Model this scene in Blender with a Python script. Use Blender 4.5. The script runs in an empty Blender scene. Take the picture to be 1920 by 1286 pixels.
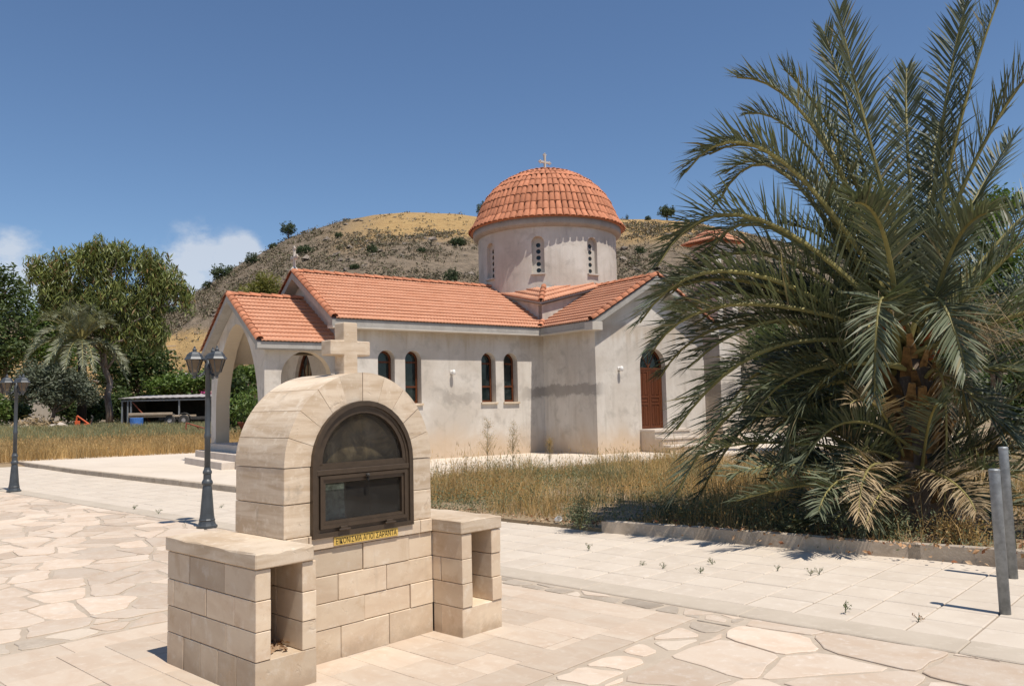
import bpy, bmesh, math, random
import numpy as np
from mathutils import Vector, Matrix

# ---------------------------------------------------------------- camera, sky, sun, exposure
scene = bpy.context.scene
random.seed(7)
RNG = np.random.default_rng(11)
PI = math.pi
F_PX, PITCH, ROLL, EYE = 1534.0, math.radians(4.497), math.radians(-1.245), 1.6
CF = np.array([0, math.cos(PITCH), math.sin(PITCH)])
CU0 = np.array([0, -math.sin(PITCH), math.cos(PITCH)])
CR0 = np.array([1.0, 0, 0])
CR = CR0*math.cos(ROLL) + CU0*math.sin(ROLL)
CU = CU0*math.cos(ROLL) - CR0*math.sin(ROLL)
CO = np.array([0, 0, EYE])

cam_data = bpy.data.cameras.new('camera')
cam = bpy.data.objects.new('camera', cam_data)
scene.collection.objects.link(cam)
cam_data.sensor_width = 36.0
cam_data.lens = F_PX/1920*36.0
cam_data.clip_start = 0.05
cam_data.clip_end = 6000
cam.matrix_world = Matrix(((CR[0], CU[0], -CF[0], 0), (CR[1], CU[1], -CF[1], 0), (CR[2], CU[2], -CF[2], EYE), (0, 0, 0, 1)))
scene.camera = cam

SUN_EL = math.radians(65.3)
SUN_H = np.array([0.653, -0.757])
SUN_DIR = np.array([SUN_H[0]*math.cos(SUN_EL), SUN_H[1]*math.cos(SUN_EL), math.sin(SUN_EL)])
sun_d = bpy.data.lights.new('sun', 'SUN')
sun_d.energy = 4.7
sun_d.angle = math.radians(0.53)
sun_d.color = (1.0, 0.93, 0.835)
sun = bpy.data.objects.new('sun', sun_d)
scene.collection.objects.link(sun)
sun.rotation_euler = Vector(-SUN_DIR).to_track_quat('-Z', 'Y').to_euler()

world = bpy.data.worlds.new('World')
scene.world = world
world.use_nodes = True
wn, wl = world.node_tree.nodes, world.node_tree.links
wn.clear()
w_out = wn.new('ShaderNodeOutputWorld')
w_bg = wn.new('ShaderNodeBackground')
w_sky = wn.new('ShaderNodeTexSky')
w_sky.sky_type = 'NISHITA'
w_sky.sun_disc = False
w_sky.sun_elevation = SUN_EL
w_sky.sun_rotation = math.atan2(SUN_H[0], SUN_H[1])
w_sky.altitude = 50
w_sky.air_density = 1.0
w_sky.dust_density = 0.05
w_sky.ozone_density = 6.0
w_bg.inputs['Strength'].default_value = 0.096

def ray(x, y):
    d = CF*F_PX + CR*(x-960) - CU*(y-643)
    return d/np.linalg.norm(d)

# low cumulus banks over the horizon: noise broken soft blobs in the sky dome
w_tc = wn.new('ShaderNodeTexCoord')
w_map = wn.new('ShaderNodeMapping')
w_map.inputs['Scale'].default_value = (1, 1, 1.5)
w_no = wn.new('ShaderNodeTexNoise')
w_no.inputs['Scale'].default_value = 11.0
w_no.inputs['Detail'].default_value = 9.0
w_no.inputs['Roughness'].default_value = 0.62
wl.new(w_tc.outputs['Generated'], w_map.inputs['Vector'])
wl.new(w_map.outputs['Vector'], w_no.inputs['Vector'])
def wmath(op, a, b=None, clamp=False):
    m = wn.new('ShaderNodeMath'); m.operation = op; m.use_clamp = clamp
    for i, v in enumerate((a, b)):
        if v is None: continue
        if isinstance(v, (int, float)): m.inputs[i].default_value = v
        else: wl.new(v, m.inputs[i])
    return m.outputs[0]
blobs = [(ray(372, 482), 0.046), (ray(345, 525), 0.055), (ray(425, 500), 0.05), (ray(455, 478), 0.034), (ray(20, 512), 0.06), (ray(-80, 508), 0.07), (ray(85, 515), 0.04),
         (np.array([-0.85, 0.35, 0.14]), 0.12), (np.array([-0.95, -0.2, 0.15]), 0.1), (np.array([0.3, -0.93, 0.16]), 0.1), (np.array([0.93, -0.2, 0.15]), 0.09)]
acc = None
for d, r in blobs:
    d = d/np.linalg.norm(d)
    vm = wn.new('ShaderNodeVectorMath'); vm.operation = 'DISTANCE'
    wl.new(w_tc.outputs['Generated'], vm.inputs[0]); vm.inputs[1].default_value = tuple(d)
    t = wmath('SUBTRACT', 1.0, wmath('DIVIDE', vm.outputs['Value'], r))
    acc = t if acc is None else wmath('MAXIMUM', acc, t)
dens = wmath('ADD', wmath('MULTIPLY', acc, 1.5), wmath('MULTIPLY', wmath('SUBTRACT', w_no.outputs['Fac'], 0.53), 4.2))
mask = wmath('MULTIPLY', wmath('MULTIPLY', dens, 1.25, True), wmath('ADD', wmath('MULTIPLY', acc, 2.2), wmath('MULTIPLY', wmath('SUBTRACT', w_no.outputs['Fac'], 0.5), 1.6), True))
mask = wmath('MULTIPLY', mask, 0.68)
w_mix = wn.new('ShaderNodeMix'); w_mix.data_type = 'RGBA'
wl.new(mask, w_mix.inputs['Factor'])
wl.new(w_sky.outputs['Color'], w_mix.inputs['A'])
w_mix.inputs['B'].default_value = (6.6, 6.9, 7.4, 1)
wl.new(w_mix.outputs['Result'], w_bg.inputs['Color'])
wl.new(w_bg.outputs['Background'], w_out.inputs['Surface'])

scene.view_settings.view_transform = 'Standard'
scene.view_settings.look = 'None'
scene.view_settings.gamma = 1.0
scene.view_settings.exposure = 0.18
scene.view_settings.use_curve_mapping = False
scene.cycles.max_bounces = 8
scene.cycles.transparent_max_bounces = 12

# ---------------------------------------------------------------- helpers: pixels, frames, meshes
def gz(x, y, z=0.0):
    d = ray(x, y); return CO + d*((z-EYE)/d[2])
def at_y(x, y, Y):
    d = ray(x, y); return CO + d*(Y/d[1])
class Frame:
    def __init__(s, o, yaw):
        s.o = np.array(o, float); s.yaw = yaw
        s.a = np.array([math.cos(yaw), math.sin(yaw), 0]); s.b = np.array([-math.sin(yaw), math.cos(yaw), 0])
    def w(s, a, b, z=0.0): return s.o + s.a*a + s.b*b + np.array([0, 0, z])
    def loc(s, P):
        v = np.asarray(P) - s.o; return np.array([v@s.a, v@s.b, v[2]])
SLAB_Z = 0.12
SH = Frame(gz(596.3, 1245.7, 0), math.radians(47.40))      # shrine, paving and path run along this frame
CH = Frame(gz(1121.7, 852.3, SLAB_Z), math.radians(35.286))  # church: origin at the transept's near corner

COL = scene.collection
def link(o, parent=None):
    COL.objects.link(o)
    if parent is not None: o.parent = parent
    return o
def tag(o, label=None, cat=None, group=None, kind=None):
    if label: o['label'] = label
    if cat: o['category'] = cat
    if group: o['group'] = group
    if kind: o['kind'] = kind
    return o
def empty(name, loc, rz=0.0):
    o = bpy.data.objects.new(name, None); o.location = tuple(loc); o.rotation_euler = (0, 0, rz)
    o.empty_display_size = 0.2
    return link(o)
def mesh_np(name, verts, faces_flat, sizes, mats, smooth=False, midx=None):
    me = bpy.data.meshes.new(name)
    verts = np.asarray(verts, np.float32); faces_flat = np.asarray(faces_flat, np.int32); sizes = np.asarray(sizes, np.int32)
    me.vertices.add(len(verts)); me.vertices.foreach_set('co', verts.ravel())
    me.loops.add(len(faces_flat)); me.loops.foreach_set('vertex_index', faces_flat)
    me.polygons.add(len(sizes))
    starts = np.concatenate(([0], np.cumsum(sizes)[:-1])).astype(np.int32)
    me.polygons.foreach_set('loop_start', starts); me.polygons.foreach_set('loop_total', sizes)
    for m in (mats if isinstance(mats, (list, tuple)) else [mats]): me.materials.append(m)
    if midx is not None: me.polygons.foreach_set('material_index', np.asarray(midx, np.int32))
    me.polygons.foreach_set('use_smooth', np.full(len(sizes), bool(smooth)))
    me.update(calc_edges=True); me.validate()
    return me
class MB:
    """collects shapes into one mesh"""
    def __init__(s): s.v = []; s.f = []; s.m = []
    def add(s, verts, faces, mi=0):
        n = len(s.v); s.v.extend([tuple(float(c) for c in p) for p in verts])
        s.f.extend([tuple(i+n for i in f) for f in faces]); s.m.extend([mi]*len(faces)); return s
    def box(s, lo, hi, mi=0, M=None):
        x0, y0, z0 = lo; x1, y1, z1 = hi
        vs = [(x0, y0, z0), (x1, y0, z0), (x1, y1, z0), (x0, y1, z0), (x0, y0, z1), (x1, y0, z1), (x1, y1, z1), (x0, y1, z1)]
        if M is not None: vs = [tuple(M @ Vector(v)) for v in vs]
        return s.add(vs, [(0, 3, 2, 1), (4, 5, 6, 7), (0, 1, 5, 4), (1, 2, 6, 5), (2, 3, 7, 6), (3, 0, 4, 7)], mi)
    def bbox(s, lo, hi, bev=0.006, mi=0):
        """box with chamfered edges"""
        lo = np.array(lo, float); hi = np.array(hi, float); b = min(bev, 0.45*min(hi-lo))
        vs = []; idx = {}
        for sx in (0, 1):
            for sy in (0, 1):
                for sz in (0, 1):
                    c = np.where([sx, sy, sz], hi, lo); d = np.where([sx, sy, sz], -b, b)
                    for k in range(3):
                        p = c + d; p[k] = c[k]; idx[(sx, sy, sz, k)] = len(vs); vs.append(p)
        fs = []
        for k in range(3):
            i, j = [(1, 2), (2, 0), (0, 1)][k]
            for sk in (0, 1):
                q = []
                for (si, sj) in ((0, 0), (1, 0), (1, 1), (0, 1)):
                    key = [0, 0, 0]; key[k] = sk; key[i] = si; key[j] = sj; q.append(idx[(*key, k)])
                fs.append(tuple(q) if sk else tuple(q[::-1]))
        for k in range(3):   # edges along axis k
            i, j = [(1, 2), (2, 0), (0, 1)][k]
            for si in (0, 1):
                for sj in (0, 1):
                    a0 = [0, 0, 0]; a0[i] = si; a0[j] = sj; a1 = list(a0); a1[k] = 1
                    q = [idx[(*a0, i)], idx[(*a1, i)], idx[(*a1, j)], idx[(*a0, j)]]
                    if (si ^ sj): q = q[::-1]
                    fs.append(tuple(q[::-1]))
        for sx in (0, 1):
            for sy in (0, 1):
                for sz in (0, 1):
                    q = [idx[(sx, sy, sz, k)] for k in range(3)]
                    if (sx+sy+sz) % 2 == 0: q = q[::-1]
                    fs.append(tuple(q))
        return s.add(vs, fs, mi)
    def prism(s, poly, z0, z1, mi=0, bev=0.0):
        """polygon in xy (counter clockwise) extruded in z, optional top chamfer"""
        n = len(poly)
        if bev > 0:
            c = np.mean(np.array(poly), axis=0); inner = []
            for p in poly:
                d = np.array(p)-c; L = np.linalg.norm(d); inner.append(tuple(c + d*max(0.2, 1-bev/max(L, 1e-6))))
            vs = [(*p, z0) for p in poly]+[(*p, z1-bev*0.6) for p in poly]+[(*p, z1) for p in inner]
            fs = [tuple(range(2*n, 3*n))]
            for i in range(n):
                j = (i+1) % n
                fs += [(i, j, n+j, n+i), (n+i, n+j, 2*n+j, 2*n+i)]
        else:
            vs = [(*p, z0) for p in poly]+[(*p, z1) for p in poly]
            fs = [tuple(range(n, 2*n)), tuple(range(n-1, -1, -1))]
            for i in range(n):
                j = (i+1) % n; fs.append((i, j, n+j, n+i))
        return s.add(vs, fs, mi)
    def tube(s, pts, rad, seg=8, mi=0, cap=True):
        pts = [np.array(p, float) for p in pts]
        if isinstance(rad, (int, float)): rad = [rad]*len(pts)
        rings = []; prev = None
        for i, p in enumerate(pts):
            t = pts[min(i+1, len(pts)-1)]-pts[max(i-1, 0)]; t = t/max(np.linalg.norm(t), 1e-9)
            ref = prev if prev is not None else (np.array([1.0, 0, 0]) if abs(t[0]) < 0.8 else np.array([0, 1.0, 0]))
            u = ref - t*(ref@t); u = u/max(np.linalg.norm(u), 1e-9); prev = u; w = np.cross(t, u)
            rings.append([p + (u*math.cos(2*PI*k/seg)+w*math.sin(2*PI*k/seg))*rad[i] for k in range(seg)])
        vs = [v for r in rings for v in r]; fs = []
        for i in range(len(pts)-1):
            for k in range(seg):
                a = i*seg+k; b = i*seg+(k+1) % seg; fs.append((a, b, b+seg, a+seg))
        if cap:
            fs.append(tuple(range(seg-1, -1, -1))); fs.append(tuple(range((len(pts)-1)*seg, len(pts)*seg)))
        return s.add(vs, fs, mi)
    def lathe(s, prof, seg=24, mi=0, c=(0, 0, 0), cap=True, square=0):
        vs = []; n = len(prof)
        for (r, z) in prof:
            for k in range(seg):
                a = 2*PI*(k+0.5)/seg; vs.append((c[0]+r*math.cos(a), c[1]+r*math.sin(a), c[2]+z))
        fs = []
        for i in range(n-1):
            for k in range(seg):
                a = i*seg+k; b = i*seg+(k+1) % seg; fs.append((a, b, b+seg, a+seg))
        if cap:
            fs.append(tuple(range(seg-1, -1, -1))); fs.append(tuple(range((n-1)*seg, n*seg)))
        return s.add(vs, fs, mi)
    def mesh(s, name, mats, smooth=False):
        me = bpy.data.meshes.new(name); me.from_pydata(s.v, [], s.f)
        for m in (mats if isinstance(mats, (list, tuple)) else [mats]): me.materials.append(m)
        if len(me.materials) > 1: me.polygons.foreach_set('material_index', s.m)
        if smooth: me.polygons.foreach_set('use_smooth', [True]*len(me.polygons))
        me.update(); return me
    def build(s, name, mats, parent=None, smooth=False):
        return link(bpy.data.objects.new(name, s.mesh(name, mats, smooth)), parent)
def inst(name, me, parent, loc=(0, 0, 0), rot=(0, 0, 0), scale=(1, 1, 1)):
    o = bpy.data.objects.new(name, me); o.location = tuple(loc); o.rotation_euler = rot; o.scale = scale
    return link(o, parent)
def axes_matrix(p, x, y, z, s=(1, 1, 1)):
    return Matrix(((x[0]*s[0], y[0]*s[1], z[0]*s[2], p[0]), (x[1]*s[0], y[1]*s[1], z[1]*s[2], p[1]), (x[2]*s[0], y[2]*s[1], z[2]*s[2], p[2]), (0, 0, 0, 1)))
def unit(v):
    v = np.asarray(v, float); return v/max(np.linalg.norm(v), 1e-12)

# ---------------------------------------------------------------- materials
def new_mat(name):
    m = bpy.data.materials.new(name); m.use_nodes = True
    nt = m.node_tree; nt.nodes.clear()
    out = nt.nodes.new('ShaderNodeOutputMaterial'); b = nt.nodes.new('ShaderNodeBsdfPrincipled')
    nt.links.new(b.outputs['BSDF'], out.inputs['Surface'])
    return m, nt, b, out
class N:
    def __init__(s, nt): s.nt = nt
    def n(s, t, **kw):
        x = s.nt.nodes.new(t)
        for k, v in kw.items(): setattr(x, k, v)
        return x
    def set(s, sock, v):
        if v is None: return
        if isinstance(v, (int, float)): sock.default_value = v
        elif isinstance(v, (tuple, list)): sock.default_value = tuple(v)+((1,) if len(v) == 3 and sock.type == 'RGBA' else ())
        else: s.nt.links.new(v, sock)
    def math(s, op, a, b=None, clamp=False):
        m = s.n('ShaderNodeMath', operation=op, use_clamp=clamp); s.set(m.inputs[0], a); s.set(m.inputs[1], b); return m.outputs[0]
    def noise(s, vec, scale, detail=5, rough=0.55, dist=0.0):
        x = s.n('ShaderNodeTexNoise'); s.set(x.inputs['Vector'], vec); x.inputs['Scale'].default_value = scale
        x.inputs['Detail'].default_value = detail; x.inputs['Roughness'].default_value = rough; x.inputs['Distortion'].default_value = dist
        return x.outputs['Fac']
    def ramp(s, f, lo, hi, smooth=True):
        m = s.n('ShaderNodeMapRange'); m.interpolation_type = 'SMOOTHSTEP' if smooth else 'LINEAR'
        s.set(m.inputs['Value'], f); s.set(m.inputs['From Min'], lo); s.set(m.inputs['From Max'], hi); return m.outputs['Result']
    def mix(s, f, a, b, mode='MIX'):
        m = s.n('ShaderNodeMix', data_type='RGBA', blend_type=mode); s.set(m.inputs['Factor'], f); s.set(m.inputs['A'], a); s.set(m.inputs['B'], b); return m.outputs['Result']
    def vec(s, kind='Object'): return s.n('ShaderNodeTexCoord').outputs[kind]
    def wpos(s): return s.n('ShaderNodeNewGeometry').outputs['Position']
    def mapv(s, v, scale=(1, 1, 1), loc=(0, 0, 0), rot=(0, 0, 0)):
        m = s.n('ShaderNodeMapping'); s.set(m.inputs['Vector'], v); m.inputs['Scale'].default_value = scale
        m.inputs['Location'].default_value = loc; m.inputs['Rotation'].default_value = rot; return m.outputs['Vector']
    def xyz(s, v):
        x = s.n('ShaderNodeSeparateXYZ'); s.set(x.inputs[0], v); return x.outputs
    def objrand(s): return s.n('ShaderNodeObjectInfo').outputs['Random']
    def island(s): return s.n('ShaderNodeNewGeometry').outputs['Random Per Island']
    def bump(s, h, strength=0.3, dist=0.02, normal=None):
        b = s.n('ShaderNodeBump'); b.inputs['Strength'].default_value = strength; b.inputs['Distance'].default_value = dist
        s.set(b.inputs['Height'], h); s.set(b.inputs['Normal'], normal); return b.outputs['Normal']
    def offset_by_object(s, v, k=37.0):
        a = s.n('ShaderNodeVectorMath', operation='ADD'); s.set(a.inputs[0], v)
        c = s.n('ShaderNodeCombineXYZ'); r = s.math('MULTIPLY', s.objrand(), k)
        for i in range(3): s.set(c.inputs[i], r)
        s.set(a.inputs[1], c.outputs[0]); return a.outputs[0]

def stone_mat(name, c1, c2, c3, streak=(1, 1, 6), scale=2.0, var=0.25, rough=0.85, bump=0.25, fine=90, world=False, stain=None, island=False, dirt=0.0, chips=0.0):
    m, nt, b, out = new_mat(name); g = N(nt)
    v = g.wpos() if world else g.offset_by_object(g.vec('Object'))
    n1 = g.noise(g.mapv(v, streak), scale, 6, 0.6, 0.6)
    n2 = g.noise(v, scale*7, 5, 0.65)
    col = g.mix(g.ramp(n1, 0.35, 0.68), c1, c2)
    col = g.mix(g.ramp(n2, 0.5, 0.78), col, c3)
    r = g.island() if island else g.objrand()
    col = g.mix(1.0, col, g.mix(r, (1-var,)*3, (1+var*0.55,)*3), 'MULTIPLY')
    if stain:
        n3 = g.noise(v, stain[1], 7, 0.7, 0.4)
        col = g.mix(g.math('MULTIPLY', g.ramp(n3, stain[2], stain[2]+0.16), stain[3]), col, stain[0])
    if dirt:                                     # splashed soil: an uneven brown band close to the ground, and dark runs
        wp = g.wpos(); wz = g.xyz(wp)[2]; nd = g.noise(wp, 5.0, 6, 0.7)
        col = g.mix(g.math('MULTIPLY', g.ramp(g.math('ADD', wz, g.math('MULTIPLY', g.math('SUBTRACT', nd, 0.5), 0.3)), 0.13, -0.02), dirt), col, (0.30, 0.22, 0.15))
        col = g.mix(g.math('MULTIPLY', g.ramp(g.noise(g.mapv(wp, (7, 7, 0.7)), 1.7, 6, 0.7), 0.58, 0.78), dirt*0.55), col, (0.36, 0.29, 0.22))
    g.set(b.inputs['Base Color'], col); b.inputs['Roughness'].default_value = rough
    b.inputs['Specular IOR Level'].default_value = 0.25
    h = g.math('ADD', g.noise(v, fine, 4, 0.7), g.math('MULTIPLY', n2, 0.8))
    nrm = g.bump(h, bump, 0.006)
    if chips: nrm = g.bump(g.ramp(g.noise(v, 14, 5, 0.65, 0.8), 0.62, 0.72), chips, -0.01, nrm)
    g.set(b.inputs['Normal'], nrm)
    return m
def plain_mat(name, c, rough=0.6, metal=0.0, var=0.0, nscale=8, namp=0.12, bump=0.0, spec=0.3):
    m, nt, b, out = new_mat(name); g = N(nt)
    v = g.vec('Object'); n = g.noise(v, nscale, 5, 0.6)
    dark = tuple(x*(1-namp) for x in c); lite = tuple(min(1, x*(1+namp)) for x in c)
    col = g.mix(g.ramp(n, 0.3, 0.7), dark, lite)
    if var: col = g.mix(1.0, col, g.mix(g.objrand(), (1-var,)*3, (1+var,)*3), 'MULTIPLY')
    g.set(b.inputs['Base Color'], col); b.inputs['Roughness'].default_value = rough; b.inputs['Metallic'].default_value = metal
    b.inputs['Specular IOR Level'].default_value = spec
    if bump: g.set(b.inputs['Normal'], g.bump(g.noise(v, nscale*6, 4, 0.6), bump, 0.01))
    return m
def leaf_mat(name, c1, c2, c3=None, trans=0.25, rough=0.55, spec=0.3, p3=0.1):
    m, nt, b, out = new_mat(name); g = N(nt)
    r = g.island(); r2 = g.noise(g.vec('Object'), 0.9, 3, 0.5)
    col = g.mix(r, c1, c2)
    if c3: col = g.mix(g.ramp(g.math('FRACT', g.math('MULTIPLY', r, 7.31)), 1-p3, 1-p3*0.5), col, c3)
    col = g.mix(1.0, col, g.mix(g.ramp(r2, 0.35, 0.65), (0.8,)*3, (1.15,)*3), 'MULTIPLY')
    g.set(b.inputs['Base Color'], col); b.inputs['Roughness'].default_value = rough; b.inputs['Specular IOR Level'].default_value = spec
    t = g.n('ShaderNodeBsdfTranslucent'); g.set(t.inputs['Color'], g.mix(1.0, col, (1.0, 1.05, 0.6), 'MULTIPLY'))
    mx = g.n('ShaderNodeMixShader'); mx.inputs[0].default_value = trans
    nt.links.new(b.outputs[0], mx.inputs[1]); nt.links.new(t.outputs[0], mx.inputs[2]); nt.links.new(mx.outputs[0], out.inputs['Surface'])
    return m

M = {}
M['shrine'] = stone_mat('cream_sandstone', (0.64, 0.515, 0.375), (0.555, 0.425, 0.30), (0.69, 0.59, 0.47), (1.0, 1.0, 2.6), 1.7, 0.2, 0.8, 0.18, 120, stain=((0.45, 0.31, 0.185), 3.3, 0.54, 0.5), dirt=0.55, chips=0.35)
M['shrine_old'] = stone_mat('weathered_sandstone', (0.65, 0.535, 0.405), (0.50, 0.38, 0.26), (0.70, 0.60, 0.475), (0.8, 0.8, 6.0), 2.4, 0.16, 0.85, 0.25, 120, stain=((0.33, 0.27, 0.205), 3.6, 0.575, 0.6), dirt=0.45, chips=0.4)
M['platform'] = stone_mat('pale_paving_stone', (0.54, 0.45, 0.355), (0.50, 0.395, 0.30), (0.58, 0.495, 0.40), (2.5, 1, 1), 2.0, 0.12, 0.85, 0.12, 150, stain=((0.46, 0.33, 0.25), 2.2, 0.6, 0.3))
M['flag'] = stone_mat('crazy_flagstone', (0.59, 0.49, 0.39), (0.54, 0.42, 0.315), (0.65, 0.565, 0.475), (1.5, 1, 1), 2.2, 0.20, 0.85, 0.3, 70, stain=((0.43, 0.37, 0.31), 1.9, 0.58, 0.45))
M['flag_joined'] = stone_mat('crazy_flagstone_far', (0.59, 0.49, 0.39), (0.54, 0.42, 0.315), (0.65, 0.565, 0.475), (1.5, 1, 1), 2.2, 0.20, 0.85, 0.3, 70, stain=((0.40, 0.37, 0.34), 1.9, 0.58, 0.4), island=True)
M['cobble'] = stone_mat('edge_cobble', (0.50, 0.425, 0.34), (0.42, 0.35, 0.275), (0.57, 0.49, 0.40), (1, 1, 1), 3.0, 0.35, 0.85, 0.3, 70)
M['mortar'] = stone_mat('lime_mortar', (0.46, 0.385, 0.30), (0.40, 0.33, 0.255), (0.51, 0.435, 0.35), (1, 1, 1), 1.5, 0.0, 0.95, 0.5, 60, world=True)
M['paver'] = stone_mat('concrete_paver', (0.575, 0.50, 0.41), (0.525, 0.45, 0.365), (0.61, 0.54, 0.455), (1, 1, 1), 1.6, 0.035, 0.9, 0.3, 140, stain=((0.40, 0.34, 0.28), 1.3, 0.6, 0.35))
M['paver_far'] = stone_mat('concrete_paver_far', (0.575, 0.50, 0.41), (0.525, 0.45, 0.365), (0.61, 0.54, 0.455), (1, 1, 1), 1.6, 0.07, 0.9, 0.3, 140, stain=((0.40, 0.34, 0.28), 1.3, 0.6, 0.35), island=True)
M['joint'] = stone_mat('joint_sand', (0.28, 0.23, 0.18), (0.34, 0.28, 0.22), (0.24, 0.20, 0.16), (1, 1, 1), 3.0, 0.0, 0.95, 0.4, 60, world=True)
M['strip'] = stone_mat('cast_concrete_strip', (0.50, 0.43, 0.345), (0.45, 0.385, 0.305), (0.54, 0.47, 0.385), (1, 1, 1), 1.4, 0.05, 0.92, 0.45, 60, world=True, stain=((0.36, 0.30, 0.24), 2.0, 0.58, 0.4))
M['slab'] = stone_mat('forecourt_concrete', (0.62, 0.54, 0.445), (0.57, 0.49, 0.40), (0.66, 0.58, 0.485), (1, 1, 1), 0.35, 0.0, 0.92, 0.3, 40, world=True, stain=((0.44, 0.38, 0.31), 0.6, 0.58, 0.4))
M['kerb'] = stone_mat('weathered_kerb', (0.46, 0.385, 0.30), (0.38, 0.31, 0.235), (0.52, 0.445, 0.36), (1, 1, 1), 3.0, 0.12, 0.95, 0.6, 45, stain=((0.20, 0.16, 0.12), 3.0, 0.56, 0.45))
M['step'] = stone_mat('limestone_step', (0.62, 0.54, 0.46), (0.56, 0.48, 0.40), (0.66, 0.58, 0.50), (1, 1, 1), 2.0, 0.08, 0.85, 0.25, 60)
M['tile'] = stone_mat('terracotta_tile', (0.54, 0.225, 0.125), (0.47, 0.175, 0.09), (0.58, 0.29, 0.18), (1, 1, 1), 5.0, 0.22, 0.85, 0.3, 60, stain=((0.42, 0.27, 0.18), 4.0, 0.58, 0.35))
M['tile_sheet'] = stone_mat('terracotta_tile_rows', (0.575, 0.285, 0.175), (0.52, 0.24, 0.14), (0.62, 0.35, 0.235), (1, 1, 1), 2.2, 0.0, 0.85, 0.3, 60, stain=((0.43, 0.27, 0.18), 1.6, 0.58, 0.3))
M['concrete'] = stone_mat('grey_cornice_concrete', (0.37, 0.35, 0.32), (0.31, 0.29, 0.26), (0.43, 0.41, 0.375), (1, 1, 0.4), 2.6, 0.06, 0.92, 0.4, 40, stain=((0.17, 0.15, 0.13), 1.8, 0.6, 0.45))
M['ledge'] = stone_mat('pale_cement_ledge', (0.52, 0.48, 0.42), (0.47, 0.42, 0.36), (0.56, 0.52, 0.46), (1, 1, 1), 2.0, 0.05, 0.9, 0.3, 60, stain=((0.36, 0.31, 0.25), 2.0, 0.6, 0.4))
M['cream'] = stone_mat('cream_paint', (0.56, 0.47, 0.35), (0.53, 0.44, 0.32), (0.58, 0.49, 0.37), (1, 1, 1), 0.8, 0.0, 0.8, 0.15, 60, stain=((0.46, 0.37, 0.27), 1.2, 0.6, 0.3))
M['wood'] = stone_mat('varnished_brown_wood', (0.125, 0.040, 0.017), (0.09, 0.028, 0.011), (0.17, 0.06, 0.026), (6, 6, 0.5), 5.0, 0.12, 0.42, 0.15, 60)
M['wood_grey'] = stone_mat('weathered_plank', (0.42, 0.33, 0.24), (0.34, 0.26, 0.18), (0.50, 0.42, 0.33), (1, 8, 8), 2.0, 0.2, 0.9, 0.3, 40)
M['alu'] = plain_mat('brown_anodised_frame', (0.072, 0.050, 0.033), 0.42, 0.35, 0, 20, 0.12, 0.0, 0.45)
M['iron'] = plain_mat('dark_grey_lamp_paint', (0.055, 0.062, 0.068), 0.45, 0.1, 0, 6, 0.18, 0.1, 0.5)
M['galv'] = plain_mat('galvanised_steel', (0.24, 0.255, 0.265), 0.55, 0.45, 0.08, 14, 0.22, 0.08, 0.4)
M['brass'] = plain_mat('brass_plate', (0.66, 0.44, 0.11), 0.45, 0.1, 0, 20, 0.08)
M['ink'] = plain_mat('black_lettering', (0.015, 0.014, 0.012), 0.6)
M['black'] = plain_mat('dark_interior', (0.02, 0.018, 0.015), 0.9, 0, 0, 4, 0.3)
M['white'] = plain_mat('white_paint', (0.74, 0.72, 0.68), 0.5, 0, 0, 6, 0.06)
M['bark'] = stone_mat('rough_bark', (0.16, 0.12, 0.09), (0.10, 0.075, 0.055), (0.23, 0.18, 0.14), (5, 5, 1), 3.0, 0.1, 0.95, 0.9, 25)
M['euc_bark'] = stone_mat('peeling_pale_bark', (0.30, 0.25, 0.21), (0.17, 0.11, 0.08), (0.42, 0.36, 0.30), (3, 3, 0.8), 2.2, 0.1, 0.9, 0.5, 25, stain=((0.06, 0.045, 0.035), 0.8, 0.56, 0.8))
M['burnt'] = stone_mat('charred_bark', (0.035, 0.028, 0.024), (0.02, 0.016, 0.014), (0.09, 0.07, 0.06), (4, 4, 1), 3.0, 0.1, 0.95, 0.8, 20)
M['rust'] = plain_mat('rusty_red_steel', (0.24, 0.075, 0.045), 0.8, 0.1, 0.1, 6, 0.3, 0.3)
M['orange'] = plain_mat('orange_machine_paint', (0.55, 0.10, 0.03), 0.6, 0, 0, 6, 0.2)
M['darksteel'] = plain_mat('dark_steel', (0.06, 0.055, 0.05), 0.7, 0.2, 0, 6, 0.3)
M['blue'] = plain_mat('blue_plastic', (0.06, 0.16, 0.42), 0.5, 0, 0, 6, 0.15)
M['pinkroof'] = plain_mat('faded_red_sheet_roof', (0.46, 0.22, 0.20), 0.7, 0, 0, 2, 0.2)
M['greysheet'] = plain_mat('grey_sheet_roof', (0.40, 0.37, 0.35), 0.6, 0.2, 0, 2, 0.2)
M['render'] = stone_mat('cream_house_render', (0.50, 0.44, 0.36), (0.44, 0.38, 0.30), (0.54, 0.48, 0.40), (1, 1, 1), 0.6, 0.05, 0.9, 0.2, 20)  # cream toned down: tree shade over the farm house is put into the colour
M['pot'] = plain_mat('rust_brown_pot', (0.20, 0.07, 0.045), 0.75, 0, 0, 5, 0.2, 0.2)
M['palm_leaf'] = leaf_mat('date_palm_leaflet', (0.080, 0.098, 0.054), (0.165, 0.180, 0.112), (0.30, 0.25, 0.14), 0.16, 0.5, 0.35, 0.03)
M['palm_dry'] = leaf_mat('dry_palm_leaflet', (0.32, 0.23, 0.13), (0.42, 0.33, 0.21), None, 0.15, 0.8, 0.1)
M['rachis'] = plain_mat('yellow_green_palm_rib', (0.23, 0.20, 0.07), 0.6, 0, 0.15, 3, 0.25)
M['boot'] = plain_mat('orange_brown_palm_boot', (0.23, 0.125, 0.045), 0.8, 0, 0.45, 9, 0.6, 0.2)
M['fibre'] = plain_mat('red_brown_palm_stalk', (0.36, 0.10, 0.03), 0.7, 0, 0.2, 5, 0.3)
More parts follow.
